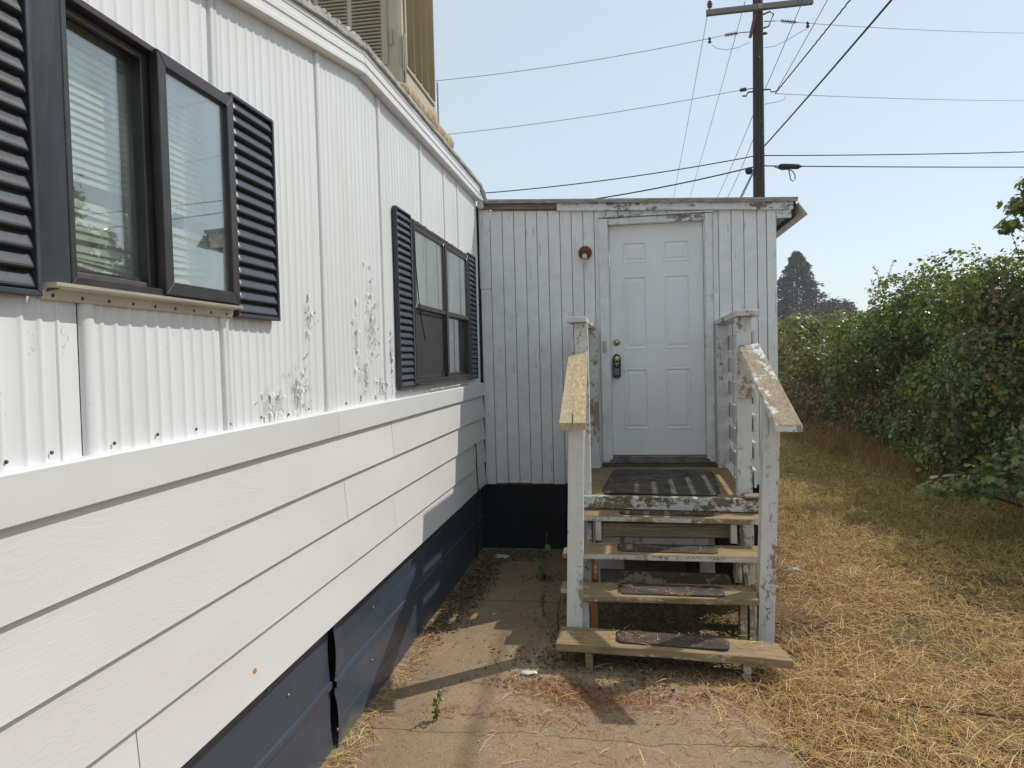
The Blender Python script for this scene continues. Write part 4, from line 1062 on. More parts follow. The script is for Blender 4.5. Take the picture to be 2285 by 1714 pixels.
mat_obj('tread_mat', [(-.055, 4.238), (.556, 4.224), (.570, 4.410), (-.056, 4.440)], .327, .0035, 'stepmat', 'brown dusty rubber tread mat on the third step below the landing', 'mat', grp, .0022)
mat_obj('tread_mat', [(-.066, 3.940), (.532, 3.884), (.546, 4.040), (-.068, 4.126)], .1535, .0035, 'stepmat', 'curled rubber tread mat on the wide crooked bottom plank', 'mat', grp, .0022)
mat_obj('door_mat', [(-.176, 5.095), (.648, 5.045), (.715, 6.130), (-.094, 6.210)], LZ + .002, .007, 'doormat', 'large worn ribbed rubber door mat on the landing in front of the door', 'mat', None, .004, 40, 40)
# below the steps: a pier block and a stick
pb = box('pier_block', -.16, .06, 4.99, 5.05, .0, .19, 'footing', None, .008, origin=(-.05, 5.0, 0), label='grey concrete block standing under the landing', cat='block')
hexo('scrap_lumber', [(.30, 4.40, .008), (.60, 4.33, .008), (.61, 4.37, .008), (.31, 4.44, .008), (.30, 4.40, .035), (.60, 4.33, .04), (.61, 4.37, .04), (.31, 4.44, .035)], 'tread', None, .003, origin=(.45, 4.4, .008), label='loose brown board scrap lying on the ground under the steps', cat='board')

# ================================================================== UTILITY POLE AND WIRES
PY = 17.0; PXc = 3.12
up = empty('utility_pole', (PXc, PY, 0.0), 'tall dark wooden utility pole with grey crossarm rising behind the entry roof', 'utility pole')
bm = bmesh.new(); tube_bm(bm, [(PXc - .03, PY, -.1), (PXc - .015, PY, 5), (PXc + .01, PY, 9), (PXc + .03, PY, 11.6)], [.145, .128, .112, .10], 18)
bmesh.ops.recalc_face_normals(bm, faces=bm.faces); from_bm('pole', bm, 'pole', up, smooth=True)
hexo('crossarm', [(1.99, PY - .24, 9.30), (4.26, PY - .24, 9.335), (4.26, PY - .13, 9.335), (1.99, PY - .13, 9.30), (1.99, PY - .24, 9.42), (4.26, PY - .24, 9.455), (4.26, PY - .13, 9.455), (1.99, PY - .13, 9.42)], 'arm', up, .008)
hexo('brace', [(2.90, PY - .16, 8.75), (2.97, PY - .16, 8.75), (2.97, PY - .12, 8.75), (2.90, PY - .12, 8.75), (3.03, PY - .16, 9.30), (3.10, PY - .16, 9.32), (3.10, PY - .12, 9.32), (3.03, PY - .12, 9.30)], 'armbrown', up, .004)
box('plate', PXc - .03, PXc + .07, PY - .26, PY - .242, 9.32, 9.43, 'metal', up, .002)
box('plate', PXc - .03, PXc + .06, PY - .14, PY - .10, 9.60, 9.72, 'metal', up, .002)
def insulator(x, y, z):
    lathe('insulator', [(.012, 0), (.012, .05), (.05, .06), (.055, .085), (.03, .10), (.06, .115), (.062, .14), (.03, .155), (.045, .165), (.045, .19), (.015, .20), (.012, .24)], (x, y, z), (0, 0, 1), 'insul', up, 12)
insulator(2.07, PY - .185, 9.42); insulator(4.15, PY - .185, 9.452)
def strain(a, b, parent):          # ribbed dead-end insulator between two points
    A, B = Vector(a), Vector(b); L = (B - A).length; n = 9; P = [(.010, 0)]
    for i in range(n):
        h = L * (.08 + .84 * i / n); P += [(.012, h), (.042, h + .004), (.042, h + .012), (.012, h + L * .84 / n * .6)]
    P.append((.010, L)); lathe('strain_insulator', P, A, B - A, 'insul', parent, 10)
def bracket(pts, r=.018): tube('bracket', pts, r, 'insul', up, 6)
bracket([(PXc + .10, PY - .1, 9.25), (PXc + .25, PY - .1, 9.30), (PXc + .33, PY - .1, 9.24), (PXc + .22, PY - .1, 8.98), (PXc + .10, PY - .1, 8.95)])
bracket([(PXc + .10, PY - .1, 7.60), (PXc + .24, PY - .1, 7.60), (PXc + .26, PY - .1, 7.54), (PXc + .36, PY - .1, 7.56)])
bracket([(PXc - .10, PY - .1, 7.58), (PXc - .24, PY - .1, 7.57), (PXc - .28, PY - .1, 7.49), (PXc - .36, PY - .1, 7.50)])
bracket([(PXc + .10, PY - .1, 8.83), (PXc + .19, PY - .1, 8.84)], .03)
for z in (6.0, 6.6, 6.9, 7.9, 8.3): lathe('bolt', [(.02, 0), (.02, .03), (.004, .035)], (PXc + .02 + random.uniform(-.05, .05), PY - .115, z), (0, -1, 0), 'insul', up, 8)

def pray(u, v):
    d = Vector(((u - 1142.5) / 1600, (v - 857) / 1600, 1.0)); return RW.transposed() @ d
def onZ(u, v, z): d = pray(u, v); t = (z - CAM_H) / d.z; return Vector((0, 0, CAM_H)) + d * t
def onX(u, v, x): d = pray(u, v); return Vector((0, 0, CAM_H)) + d * (x / d.x)
def onY(u, v, y): d = pray(u, v); return Vector((0, 0, CAM_H)) + d * (y / d.y)
def wire(a, b, sag, r, label, mat='wire', ext=1.0, n=24, ripple=0, cat='wire', grp='overhead wires at the utility pole'):
    A, B = Vector(a), Vector(b); B = A + (B - A) * ext; P = []
    for i in range(n):
        t = i / (n - 1); p = A.lerp(B, t); p.z -= sag * 4 * t * (1 - t)
        if ripple: p.z += ripple * math.sin(i * 1.9); p.x += ripple * math.cos(i * 2.3)
        P.append(p)
    return tube('overhead_wire', P, r, mat, None, 5, origin=tuple(A), label=label, cat=cat, group=grp)
PP = lambda u, v: onY(1450 + u / 3.456, v / 3.456, PY - .1)
# dead-ended line, upper
aL = PP(700, 255); aR = PP(990, 160)
strain(PP(575, 272), PP(690, 254), up); strain(PP(1005, 160), PP(1140, 174), up)
tube('strain_link', [PP(690, 254), PP(800, 244)], .01, 'insul', up, 5); tube('strain_link', [PP(880, 166), PP(1005, 160)], .01, 'insul', up, 5)
eL = onZ(970, 158, 8.9 - .35); wire(PP(575, 272), eL, .25, .0065, 'thin overhead wire running away behind the cooler from the upper strain insulator', 'wiregrey', 1.6)
eR = onZ(2285, 62, 9.0); wire(PP(1140, 174), eR, .12, .0065, 'thin overhead wire leaving the pole just below the crossarm, away from the mobile home', 'wiregrey', 1.8)
# second line
strain(PP(690, 697), PP(750, 688), up); tube('strain_link', [PP(750, 688), PP(802, 683)], .01, 'insul', up, 5)
wire(PP(690, 697), onZ(985, 284, 7.45), .2, .0065, 'thin overhead wire at mid pole running away above the roof corner', 'wiregrey', 1.6)
wire(PP(960, 722), onZ(2285, 215, 7.35), .1, .0065, 'thin overhead wire at mid pole with a splice sleeve, heading over the hedge', 'wiregrey', 1.8)
# telecom lines
wire(PP(800, 1205), onZ(1080, 408, 5.95), .25, .013, 'black telecom line running away from the pole, the upper of two', 'wire', 1.7)
wire(PP(885, 1200), onZ(2285, 333, 6.10), .06, .013, 'black telecom line heading over the hedge above the splice case', 'wire', 1.8)
wire(PP(795, 1288), onZ(1240, 436, 5.65), .22, .016, 'black telecom cable running away from the pole just above the entry roof', 'wire', 1.8)
wire(PP(885, 1280), onZ(2285, 370, 5.85), .03, .014, 'black telecom cable carrying the splice case over the hedge', 'wire', 1.8)
sp = lathe('splice_case', [(.012, 0), (.03, .03), (.06, .06), (.062, .44), (.03, .48), (.012, .52)], PP(985, 1284), PP(1165, 1284) - PP(985, 1284), 'black', None, 12, origin=tuple(PP(1070, 1285)), label='black cylindrical splice case hung on the telecom cable beside the pole', cat='splice case')
loop = [PP(1070, 1305), PP(1080, 1350), PP(1085, 1385), PP(1105, 1400), PP(1122, 1380), PP(1118, 1345), PP(1095, 1315), PP(1060, 1305), PP(1020, 1310), PP(960, 1285)]
tube('cable_loop', loop, .012, 'wire', None, 6, origin=tuple(loop[0]), label='small loop of spare cable drooping under the black splice case', cat='cable')
tube('guy_cable', [PP(795, 1335), onZ(1450 + 705 / 3.456, 1520 / 3.456, 4.55), onZ(1450 + 640 / 3.456, 1680 / 3.456, 3.6)], .026, 'black', None, 6, origin=tuple(PP(795, 1335)), label='thick black guy cable slanting down from the pole behind the entry roof', cat='cable')
lathe('cable_knot', [(.02, 0), (.07, .03), (.09, .08), (.06, .14), (.02, .16)], PP(765, 1290), (0, .2, -1), 'black', up, 10)
# drops coming overhead
wire(PP(885, 1125), onZ(1975, 0, 6.35), .10, .016, 'thick black service cable coming overhead from the middle of the pole', 'wire', 2.6)
wire(PP(970, 715), onZ(1450 + 1530 / 3.456, 0, 7.9), .04, .014, 'twisted black service cable coming overhead from the mid pole bracket', 'wire', 2.2, 120, .005)
wire(PP(965, 722), onZ(1450 + 1360 / 3.456, 0, 7.95), .04, .007, 'thin grey wire coming overhead beside the twisted cable', 'wiregrey', 2.2)
wire(PP(892, 680), onZ(1450 + 1180 / 3.456, 0, 8.0), .02, .007, 'thin grey wire rising to the far end of the crossarm', 'wiregrey', 1.15)
# line running on away behind the entry
for (u0, v0, u1, v1, lab) in [(462, 20, 180, 1520, 'thin wire running away from the insulator on the crossarm end nearest the mobile home'), (735, 10, 305, 1520, 'thin wire running away from the crossarm beside the pole'),
                              (795, 890, 512, 1520, 'thin wire running away from behind the pole at mid height'), (795, 1080, 590, 1520, 'thin wire running away from behind the pole, lowest of its four')]:
    A = PP(u0, v0); B = onX(1450 + u1 / 3.456, v1 / 3.456, A.x)
    if not (PY < B.y < 90): B = onY(1450 + u1 / 3.456, v1 / 3.456, 45)
    wire(A, B, .1, .007, lab, 'wiregrey', 1.35)
tube('jumper', [PP(475, 345), PP(520, 375), PP(590, 385), PP(680, 368), PP(770, 325)], .006, 'wiregrey', up, 5)
tube('jumper', [PP(885, 368), PP(960, 358), PP(1060, 310), PP(1150, 255), PP(1215, 220)], .006, 'wiregrey', up, 5)
tube('jumper', [PP(1050, 735), PP(1040, 765), PP(990, 785), PP(930, 795), PP(885, 805)], .006, 'wiregrey', up, 5)
for (u, v) in ((462, 320), (1218, 200)): lathe('clamp', [(.02, 0), (.045, .03), (.02, .06), (.04, .10), (.015, .14)], PP(u, v + 15), (0, 0, 1), 'insul', up, 8)

# ================================================================== VEGETATION
LEAF_OV = (np.array([(0, 0, 0), (.32, .30, .05), (.30, .68, .06), (0, 1, -.04), (-.30, .68, .06), (-.32, .30, .05)]), [(0, 1, 2, 3), (0, 3, 4, 5)])
_mp = [(0, 0), (.28, .02), (.52, .22), (.36, .34), (.50, .62), (.24, .62), (0, 1), (-.24, .62), (-.50, .62), (-.36, .34), (-.52, .22), (-.28, .02)]
LEAF_MP = (np.array([(x, y, .05 * abs(x) - .03 * y * y) for x, y in _mp]), [(0, 1, 2, 3), (0, 3, 4, 5), (0, 5, 6, 6), (0, 6, 7, 7), (0, 7, 8, 9), (0, 9, 10, 11)])
def place(template, pos, nrm, size, rg):
    """instances of a leaf: stalk at pos, blade in plane with normal nrm"""
    T, faces = template; n = len(pos)
    nrm = nrm / np.maximum(np.linalg.norm(nrm, axis=1, keepdims=True), 1e-6)
    r = rg.normal(size=(n, 3)); r[:, 2] -= .5
    t = r - (r * nrm).sum(1, keepdims=True) * nrm; t /= np.maximum(np.linalg.norm(t, axis=1, keepdims=True), 1e-6)
    s = np.cross(t, nrm)
    V = pos[:, None, :] + size[:, None, None] * (T[None, :, 0, None] * s[:, None, :] + T[None, :, 1, None] * t[:, None, :] + T[None, :, 2, None] * nrm[:, None, :])
    k = len(T); quads = np.array([f for f in faces if len(set(f)) == 4]); tris = [f for f in faces if len(set(f)) == 3]
    off = (np.arange(n) * k)[:, None, None]
    Q = (quads[None] + off).reshape(-1, 4)
    if tris:
        # keep quads only: degenerate lobes become quads through the midpoint of the blade
        pass
    return V.reshape(-1, 3), Q
LEAF_MP = (np.array([(0, 0, 0), (.30, .0, .03), (.56, .20, .06), (.34, .34, .03), (.56, .64, .04), (.22, .60, .02), (0, 1, -.03), (-.22, .60, .02), (-.56, .64, .04), (-.34, .34, .03), (-.56, .20, .06), (-.30, .0, .03)]),
           [(0, 1, 2, 3), (0, 3, 4, 5), (0, 5, 6, 7), (0, 7, 8, 9), (0, 9, 10, 11)])
def clump_leaves(clumps, n, size, rg, shell=(.62, 1.06), up=.5, jitter=.55):
    C = np.array([c[:3] for c in clumps]); Rr = np.array([c[3:6] for c in clumps])
    wgt = (Rr[:, 0] * Rr[:, 1] + Rr[:, 1] * Rr[:, 2] + Rr[:, 0] * Rr[:, 2]); wgt = wgt / wgt.sum()
    idx = rg.choice(len(C), n, p=wgt)
    d = rg.normal(size=(n, 3)); d /= np.linalg.norm(d, axis=1, keepdims=True)
    rad = rg.uniform(shell[0], shell[1], n) ** .8
    lump = 1 + .13 * np.sin(d[:, 0] * 7 + idx * 1.7) * np.sin(d[:, 2] * 6 + idx) + .10 * np.sin(d[:, 1] * 11 + idx * 2.3)
    pos = C[idx] + d * Rr[idx] * (rad * lump)[:, None]
    nr = d + rg.normal(size=(n, 3)) * jitter; nr[:, 2] += up
    sz = size * (.45 + 1.05 * rg.uniform(0, 1, n) ** 1.5)
    keep = pos[:, 2] > .02
    return pos[keep], nr[keep], sz[keep]
def stems(parent, root, clumps, n, r0, mat='bark', seg=5):
    for k in range(n):
        c = clumps[random.randrange(len(clumps))]; root_ = Vector(root) + Vector((random.uniform(-.25, .25), random.uniform(-.4, .4), 0))
        tip = Vector(c[:3]) + Vector((random.uniform(-.6, .6) * c[3], random.uniform(-.6, .6) * c[4], random.uniform(0, .8) * c[5]))
        mid = root_.lerp(tip, .5) + Vector((random.uniform(-.15, .15), random.uniform(-.15, .15), .15))
        tube('stem', [root_, root_.lerp(mid, .5) + Vector((.02, 0, .05)), mid, tip], [r0, r0 * .8, r0 * .55, r0 * .25], mat, parent, seg)
def bush(name, base, label, clumps, n, size, mat, leaf=LEAF_OV, nst=8, r0=.018, shoots=0, extra=None, seed=1, cat='bush', group=None, up=.5, shell=(.62, 1.06)):
    rg = np.random.default_rng(seed)
    e = empty(name, base, label, cat, group)
    P, N, S = clump_leaves(clumps, n, size, rg, up=up, shell=shell)
    if shoots:
        sp_, sn, ss = [], [], []
        for k in range(shoots):
            c = clumps[rg.integers(len(clumps))]; a = rg.uniform(0, 6.28)
            b0 = np.array(c[:3]) + np.array([math.cos(a) * c[3] * .6, math.sin(a) * c[4] * .6, c[5] * .78]); h = rg.uniform(.12, .38)
            lean = rg.normal(size=2) * .35
            if k % 2:
                b0 = np.array(c[:3]) + np.array([-c[3] * .8, rg.normal() * c[4] * .5, c[5] * .3]); lean = np.array([-rg.uniform(.6, 1.5), rg.normal() * .6]); h = rg.uniform(.10, .26)
            m = int(h / .035)
            for i in range(m):
                t = (i + 1) / m; sp_.append(b0 + np.array([lean[0] * h * t, lean[1] * h * t, h * t])); sn.append(rg.normal(size=3) + (0, 0, .6)); ss.append(size * rg.uniform(.5, .95))
            tube('shoot', [b0 - (0, 0, .1), b0 + np.array([lean[0] * h * .5, lean[1] * h * .5, h * .5]), b0 + np.array([lean[0] * h, lean[1] * h, h * 1.05])], [.006, .004, .002], 'bark', e, 4)
        P = np.vstack([P, sp_]); N = np.vstack([N, sn]); S = np.concatenate([S, ss])
    V, F = place(leaf, P, N, S, rg)
    np_obj('foliage', V, F, mat, e)
    if extra:
        n2, mat2, cl2, size2 = extra
        P, N, S = clump_leaves(cl2, n2, size2, rg, up=.1); V, F = place(leaf, P, N, S, rg); np_obj('dead_foliage', V, F, mat2, e)
    stems(e, base, clumps, nst, r0)
    bm = bmesh.new(); cr = random.Random(seed)
    for k in range(46):
        c = cr.choice(clumps); d = Vector((cr.uniform(-1, .3), cr.gauss(0, .7), cr.uniform(-.5, 1))).normalized()
        p = Vector(c[:3]) + Vector((d.x * c[3], d.y * c[4], d.z * c[5])) * .55; q = p + Vector((d.x * c[3], d.y * c[4], d.z * c[5] + .08)) * cr.uniform(.45, .75)
        tube_bm(bm, [p, p.lerp(q, .5) + Vector((cr.gauss(0, .02), cr.gauss(0, .02), .02)), q], [.006, .004, .0018], 4)
    bmesh.ops.recalc_face_normals(bm, faces=bm.faces); from_bm('twigs', bm, 'bark', e, kind='stuff')
    return e
def cl(cx, cy, h, rx, ry, n, seed, zlow=.35, spread=1.0):
    r = random.Random(seed); out = []
    for k in range(int(n * 1.7)):
        z = r.uniform(zlow, h - .35); t = z / h
        out.append((cx + r.uniform(-.75, .55) * rx * spread, cy + r.uniform(-1, 1) * ry * spread, z, r.uniform(.24, .50) * rx, r.uniform(.24, .50) * rx * 1.1, r.uniform(.20, .42) * rx))
    return out
# far run of hedge, brown vine thicket at the entry corner, then taller bushes towards the viewer
c_ = cl(4.55, 22.5, 2.75, 1.2, 4.5, 34, 11); bush('clipped_hedge', (4.55, 22.5, 0), 'low olive green hedge running off below the dark spruce', c_, 22000, .10, 'leaf_far', nst=6, seed=11, cat='hedge')
c_ = cl(4.30, 16.2, 2.45, 1.0, 1.7, 20, 12); d_ = cl(4.10, 15.6, 1.9, 1.1, 1.5, 14, 13)
bush('brown_thicket', (4.3, 16.2, 0), 'half-dead brown and olive thicket just past the entry corner', c_, 13000, .075, 'leaf_far', nst=14, seed=12, extra=(8000, 'leaf_brown', d_, .07), group=None)
c_ = cl(4.45, 13.0, 2.55, 1.05, 1.6, 24, 14); d_ = cl(4.3, 13.2, 1.3, 1.1, 1.4, 8, 15)
bush('vine_bush', (4.45, 13.0, 0), 'green vine-covered bush with reddish dry grass at its foot', c_, 32000, .064, 'leaf_vine', nst=8, shoots=24, seed=14, extra=(1500, 'leaf_brown', d_, .06))
c_ = cl(4.70, 10.6, 2.95, 1.15, 1.35, 28, 16)
bush('vine_bush', (4.7, 10.6, 0), 'tall vine bush with leafy shoots poking above its crest', c_, 40000, .060, 'leaf_vine', nst=9, shoots=34, seed=16, extra=(1100, 'leaf_brown', cl(4.5, 10.4, 1.5, 1.05, .8, 6, 17), .06))
c_ = cl(4.95, 8.5, 3.0, 1.2, 1.2, 30, 18)
bush('vine_bush', (4.95, 8.5, 0), 'dense dark bush with rusty brown patches under the maple crown', c_, 46000, .054, 'leaf_vine', nst=9, shoots=34, seed=18, extra=(1500, 'leaf_brown', cl(4.75, 8.5, 2.9, 1.15, .9, 7, 19, .9), .058))
c_ = cl(5.0, 6.5, 2.75, 1.25, 1.2, 30, 20, .3)
bush('lobed_leaf_bush', (5.0, 6.5, 0), 'bright green lobed-leaf bush at the near end of the hedge', c_, 32000, .054, 'leaf_maple', LEAF_MP, nst=10, shoots=26, seed=20)
c_ = [(3.55, 7.15, .62, .34, .32, .24), (3.30, 7.05, .52, .30, .26, .2), (3.85, 6.95, .72, .40, .36, .3), (3.05, 7.15, .45, .24, .2, .14), (3.75, 6.7, .42, .4, .35, .26), (4.05, 6.8, .45, .4, .4, .35), (3.9, 7.3, .85, .3, .3, .2), (2.86, 7.2, .42, .16, .14, .08)]
bush('maple_branch', (4.2, 6.95, 0), 'low leafy maple branch sprawling over the dry grass', c_, 1900, .060, 'leaf_maple', LEAF_MP, nst=12, r0=.014, seed=22, up=.9, shell=(.3, 1.05), cat='branch')
c_ = cl(5.0, 4.3, 2.6, 1.2, 1.2, 20, 23); bush('lobed_leaf_bush', (5.0, 4.3, 0), 'lobed-leaf bush beside the steps, beyond the near end of the hedge', c_, 7000, .085, 'leaf_maple', LEAF_MP, nst=8, seed=23)
# maple crown above the hedge
def maple():
    e = empty('maple_tree', (6.1, 9.8, 0), 'slender maple tree whose loose crown rises above the hedge', 'tree')
    tube('trunk', [(6.1, 9.8, -.05), (6.05, 9.75, 1.6), (5.95, 9.7, 3.0), (5.9, 9.7, 4.4)], [.09, .075, .055, .025], 'bark', e, 9)
    cl_ = [(4.72, 9.45, 3.42, .17, .2, .12), (4.92, 9.5, 3.66, .22, .2, .14), (4.62, 9.45, 3.18, .14, .16, .09), (5.05, 9.5, 3.30, .26, .26, .15), (5.55, 9.5, 3.75, .42, .4, .22), (5.30, 9.4, 3.45, .30, .3, .16), (5.7, 9.6, 4.25, .40, .4, .22), (6.2, 9.8, 4.6, .6, .5, .35), (6.4, 9.9, 3.8, .6, .6, .4), (5.45, 9.4, 3.15, .34, .3, .18), (5.85, 9.6, 3.4, .45, .4, .3), (5.16, 9.45, 3.62, .16, .16, .1), (5.5, 9.5, 4.05, .2, .2, .12), (6.7, 10, 4.9, .5, .5, .4)]
    rg = np.random.default_rng(31)
    for c in cl_: tube('limb', [(5.98, 9.72, 2.7), ((5.98 + c[0]) / 2, (9.72 + c[1]) / 2, (2.7 + c[2]) / 2 - .08), c[:3]], [.025, .014, .005], 'bark', e, 5)
    P, N, S = clump_leaves(cl_, 6500, .075, rg, shell=(.2, 1.05)); V, F = place(LEAF_MP, P, N, S, rg)
    np_obj('crown', V, F, 'leaf_vine', e)
maple()
# distant trees
def spruce(x, y, h, r, n, seed, label):
    rg = np.random.default_rng(seed); e = empty('spruce_tree', (x, y, 0), label, 'tree')
    tube('trunk', [(x, y, -.1), (x, y, h * .5), (x, y, h * .98)], [h * .022, h * .013, .02], 'bark', e, 8)
    k = n; t = rg.uniform(0, 1, k) ** .75; z = h * (1 - t) ; z = np.maximum(z, .6)
    az = rg.uniform(0, 6.28, k); rad0 = .8 * np.sin(az * 7); layer = .70 + .30 * np.sin(z * 5.2 + 2.4 * np.sin(az * 3) + rad0) ; rad = r * (t ** .82) * layer * rg.uniform(.25, 1.0, k) ** .5 * (1 + .22 * np.sin(az * 5 + z * 1.3) + .16 * np.sin(az * 11 + z * 3))
    P = np.stack([x + rad * np.cos(az), y + rad * np.sin(az), z - .12 * rad], 1)
    out = np.stack([np.cos(az), np.sin(az), -.35 + rg.normal(0, .25, k)], 1)
    out += rg.normal(0, .25, out.shape); out /= np.linalg.norm(out, axis=1, keepdims=True)
    L = rg.uniform(.5, 1.0, k) * h * .045; w_ = L * .22
    upv = rg.normal(0, 1, (k, 3)); s = np.cross(out, upv); s /= np.linalg.norm(s, axis=1, keepdims=True)
    V = np.stack([P - s * w_[:, None] * .6, P + out * L[:, None] * .5 - s * w_[:, None], P + out * L[:, None], P + out * L[:, None] * .5 + s * w_[:, None]], 1).reshape(-1, 3)
    np_obj('crown', V, np.arange(4 * k).reshape(-1, 4), 'leaf_dark', e)
spruce(18.35, 80, 12.4, 5.9, 17000, 41, 'tall dark spruce tree standing far beyond the hedge')
rg_ = np.random.default_rng(42)
def far_tree(x, y, h, rx, label, seed, n=4200):
    e = empty('round_tree', (x, y, 0), label, 'tree'); rg = np.random.default_rng(seed); r = random.Random(seed)
    tube('trunk', [(x, y, -.1), (x + .1, y, h * .4), (x, y, h * .75)], [.25, .18, .08], 'bark', e, 8)
    cl_ = [(x + r.uniform(-.7, .7) * rx, y + r.uniform(-.5, .5) * rx, h * r.uniform(.45, .86), rx * r.uniform(.25, .42), rx * .35, h * r.uniform(.09, .15)) for _ in range(12)]
    P, N, S = clump_leaves(cl_, n, .30, rg); V, F = place(LEAF_OV, P, N, S, rg); np_obj('crown', V, F, 'leaf_purple', e)
far_tree(22.6, 80, 7.9, 2.3, 'low dark rounded tree right beside the far spruce', 51); far_tree(19.2, 76, 7.2, 2.6, 'dark rounded tree growing in front of the far spruce base', 52)

# ================================================================== GRASS, STRAW, LITTER
def blade_set(xy, L, wd, pitch, rg, z0=0.0, bend=.10):
    n = len(xy); yaw = rg.normal(0, 1.1, n) + 2.2 * np.sin(xy[:, 0] * 6.1 + 2 * np.sin(xy[:, 1] * 3.3)) + rg.integers(0, 2, n) * math.pi
    d = np.stack([np.cos(yaw) * np.cos(pitch), np.sin(yaw) * np.cos(pitch), np.sin(pitch)], 1)
    s = np.stack([-np.sin(yaw), np.cos(yaw), np.zeros(n)], 1)
    tilt = rg.uniform(-.6, .6, n)[:, None]; s = s * np.cos(tilt) + np.array([0, 0, 1.0]) * np.sin(tilt)
    p0 = np.concatenate([xy, (z0 + rg.uniform(0, 1, n) * 0)[:, None]], 1) if np.isscalar(z0) else np.concatenate([xy, z0[:, None]], 1)
    bd = rg.normal(0, bend, n)[:, None] * L[:, None] * s * .5; bd[:, 2] -= .10 * L * np.cos(pitch)
    p1 = p0 + d * L[:, None] * .5 - bd * .5; p2 = p0 + d * L[:, None] + bd * .3
    p1[:, 2] = np.maximum(p1[:, 2], .004); p2[:, 2] = np.maximum(p2[:, 2], .003)
    W = wd[:, None] * s
    V = np.stack([p0 - W, p0 + W, p1 + W, p1 - W, p2 + W * .3, p2 - W * .3], 1).reshape(-1, 3)
    o = (np.arange(n) * 6)[:, None]
    F = np.concatenate([o + [0, 1, 2, 3], o + [3, 2, 4, 5]], 0)
    return V, F
def slab_edge(y): return .92 - .10 * np.maximum(0, y - 1)
def stuff(name, V, F, mat, label, cat): np_obj(name, V, F, mat, None, label=label, cat=cat, kind='stuff')
rg = np.random.default_rng(71)
def scatter(n, x0, x1, y0, y1, dens):
    P = np.stack([rg.uniform(x0, x1, n), rg.uniform(y0, y1, n)], 1); return P[rg.uniform(0, 1, n) < dens(P[:, 0], P[:, 1])]
def dens_straw(x, y):
    e = np.where(y < 4.45, slab_edge(y) - .30 + .10 * np.sin(y * 5) + .06 * np.sin(y * 13) + .12 * np.clip((3.6 - y) / 1.2, -.6, 1), 1.0)
    d = np.clip((x - e) / .35, 0, 1) ** 1.6
    d = d * (.62 + .38 * np.sin(x * 3.1 + 1.3 * np.sin(y * 2.2)) * np.sin(y * 2.7 + x)) * (.70 + .30 * np.sin(x * 17 + 2 * np.sin(y * 11)) * np.sin(y * 15 + 2 * np.sin(x * 9)))
    d = d * np.clip((7.4 - y) / 1.6, .10, 1) * np.where((x > 1.9) & (y > 4.9), .45, 1)
    return np.where((x < .92) & (y > 4.05), 0, d)
xy = scatter(260000, -.3, 4.4, 1.2, 8.6, dens_straw); n = len(xy)
V, F = blade_set(xy, rg.uniform(.04, .20, n) * rg.uniform(.6, 1.3, n), rg.uniform(.0007, .0016, n), np.abs(rg.normal(.05, .16, n)), rg, (.006 + .060 * rg.uniform(0, 1, n) ** 1.6) * np.clip(xy[:, 0] - .1, .15, 1))
stuff('straw', V, F, 'straw', 'loose golden straw covering the ground beside the steps', 'straw')
xy = scatter(170000, 1.32, 4.3, 4.6, 22, lambda x, y: np.clip((y - 4.8) / 1.6, .1, 1) * np.clip((x - 1.2) / .15, 0, 1) * np.clip(1.25 - (y - 8) / 18, .2, 1)); n = len(xy)
xy = xy[rg.integers(0, n // 16, n)] + rg.normal(0, .045, (n, 2)) * np.clip(xy[:, 1:2] / 9, .6, 1.6) if n else xy
xy = xy[xy[:, 0] > 1.32]; n = len(xy)
V, F = blade_set(xy, rg.uniform(.03, .13, n), rg.uniform(.0012, .003, n) * np.clip(xy[:, 1] / 7, 1, 2.2), np.abs(rg.normal(.25, .35, n)), rg, rg.uniform(.0, .03, n))
stuff('mown_grass', V, F, 'thatch', 'short olive brown mown grass between the entry and the hedge', 'grass')
def foot(y): return np.interp(y, [6.5, 8.8, 10.5, 12.1, 13.3, 16.2, 22], [4.15, 4.1, 3.80, 3.72, 3.55, 3.30, 3.5])
m_ = 15000; yy = rg.uniform(7.6, 20, m_); xx = foot(yy) + rg.normal(.12, .20, m_)
V, F = blade_set(np.stack([xx, yy], 1), rg.uniform(.12, .55, m_) * np.where(yy > 11.5, 1.1, .75), rg.uniform(.0015, .0035, m_), rg.uniform(.7, 1.5, m_), rg, 0.0, .3)
stuff('tall_dry_grass', V, F, 'reddry', 'reddish tall dry grass along the foot of the hedge', 'grass')
cen = scatter(1500, .8, 4.2, 1.4, 7.5, dens_straw)[:420]
P = np.repeat(cen, 34, axis=0) + rg.normal(0, .028, (len(cen) * 34, 2)); n = len(P)
V, F = blade_set(P, rg.uniform(.03, .15, n), rg.uniform(.0007, .0016, n), rg.uniform(.15, 1.1, n), rg, 0.004, .16)
stuff('straw_tufts', V, F, 'straw', 'rooted dead grass tufts standing among the loose straw', 'grass')
# green tufts in the straw
tufts = [(1.62, 4.55), (1.95, 4.2), (1.22, 3.42), (2.25, 3.55), (1.35, 4.75), (2.6, 3.9), (1.95, 3.25)]
P = np.concatenate([np.array(t) + rg.normal(0, .05, (42, 2)) for t in tufts]); n = len(P)
V, F = blade_set(P, rg.uniform(.04, .12, n), rg.uniform(.0014, .0028, n), rg.uniform(.25, 1.2, n), rg, 0.01)
stuff('green_grass', V, F, 'greengrass', 'small green grass tufts growing through the straw', 'grass')
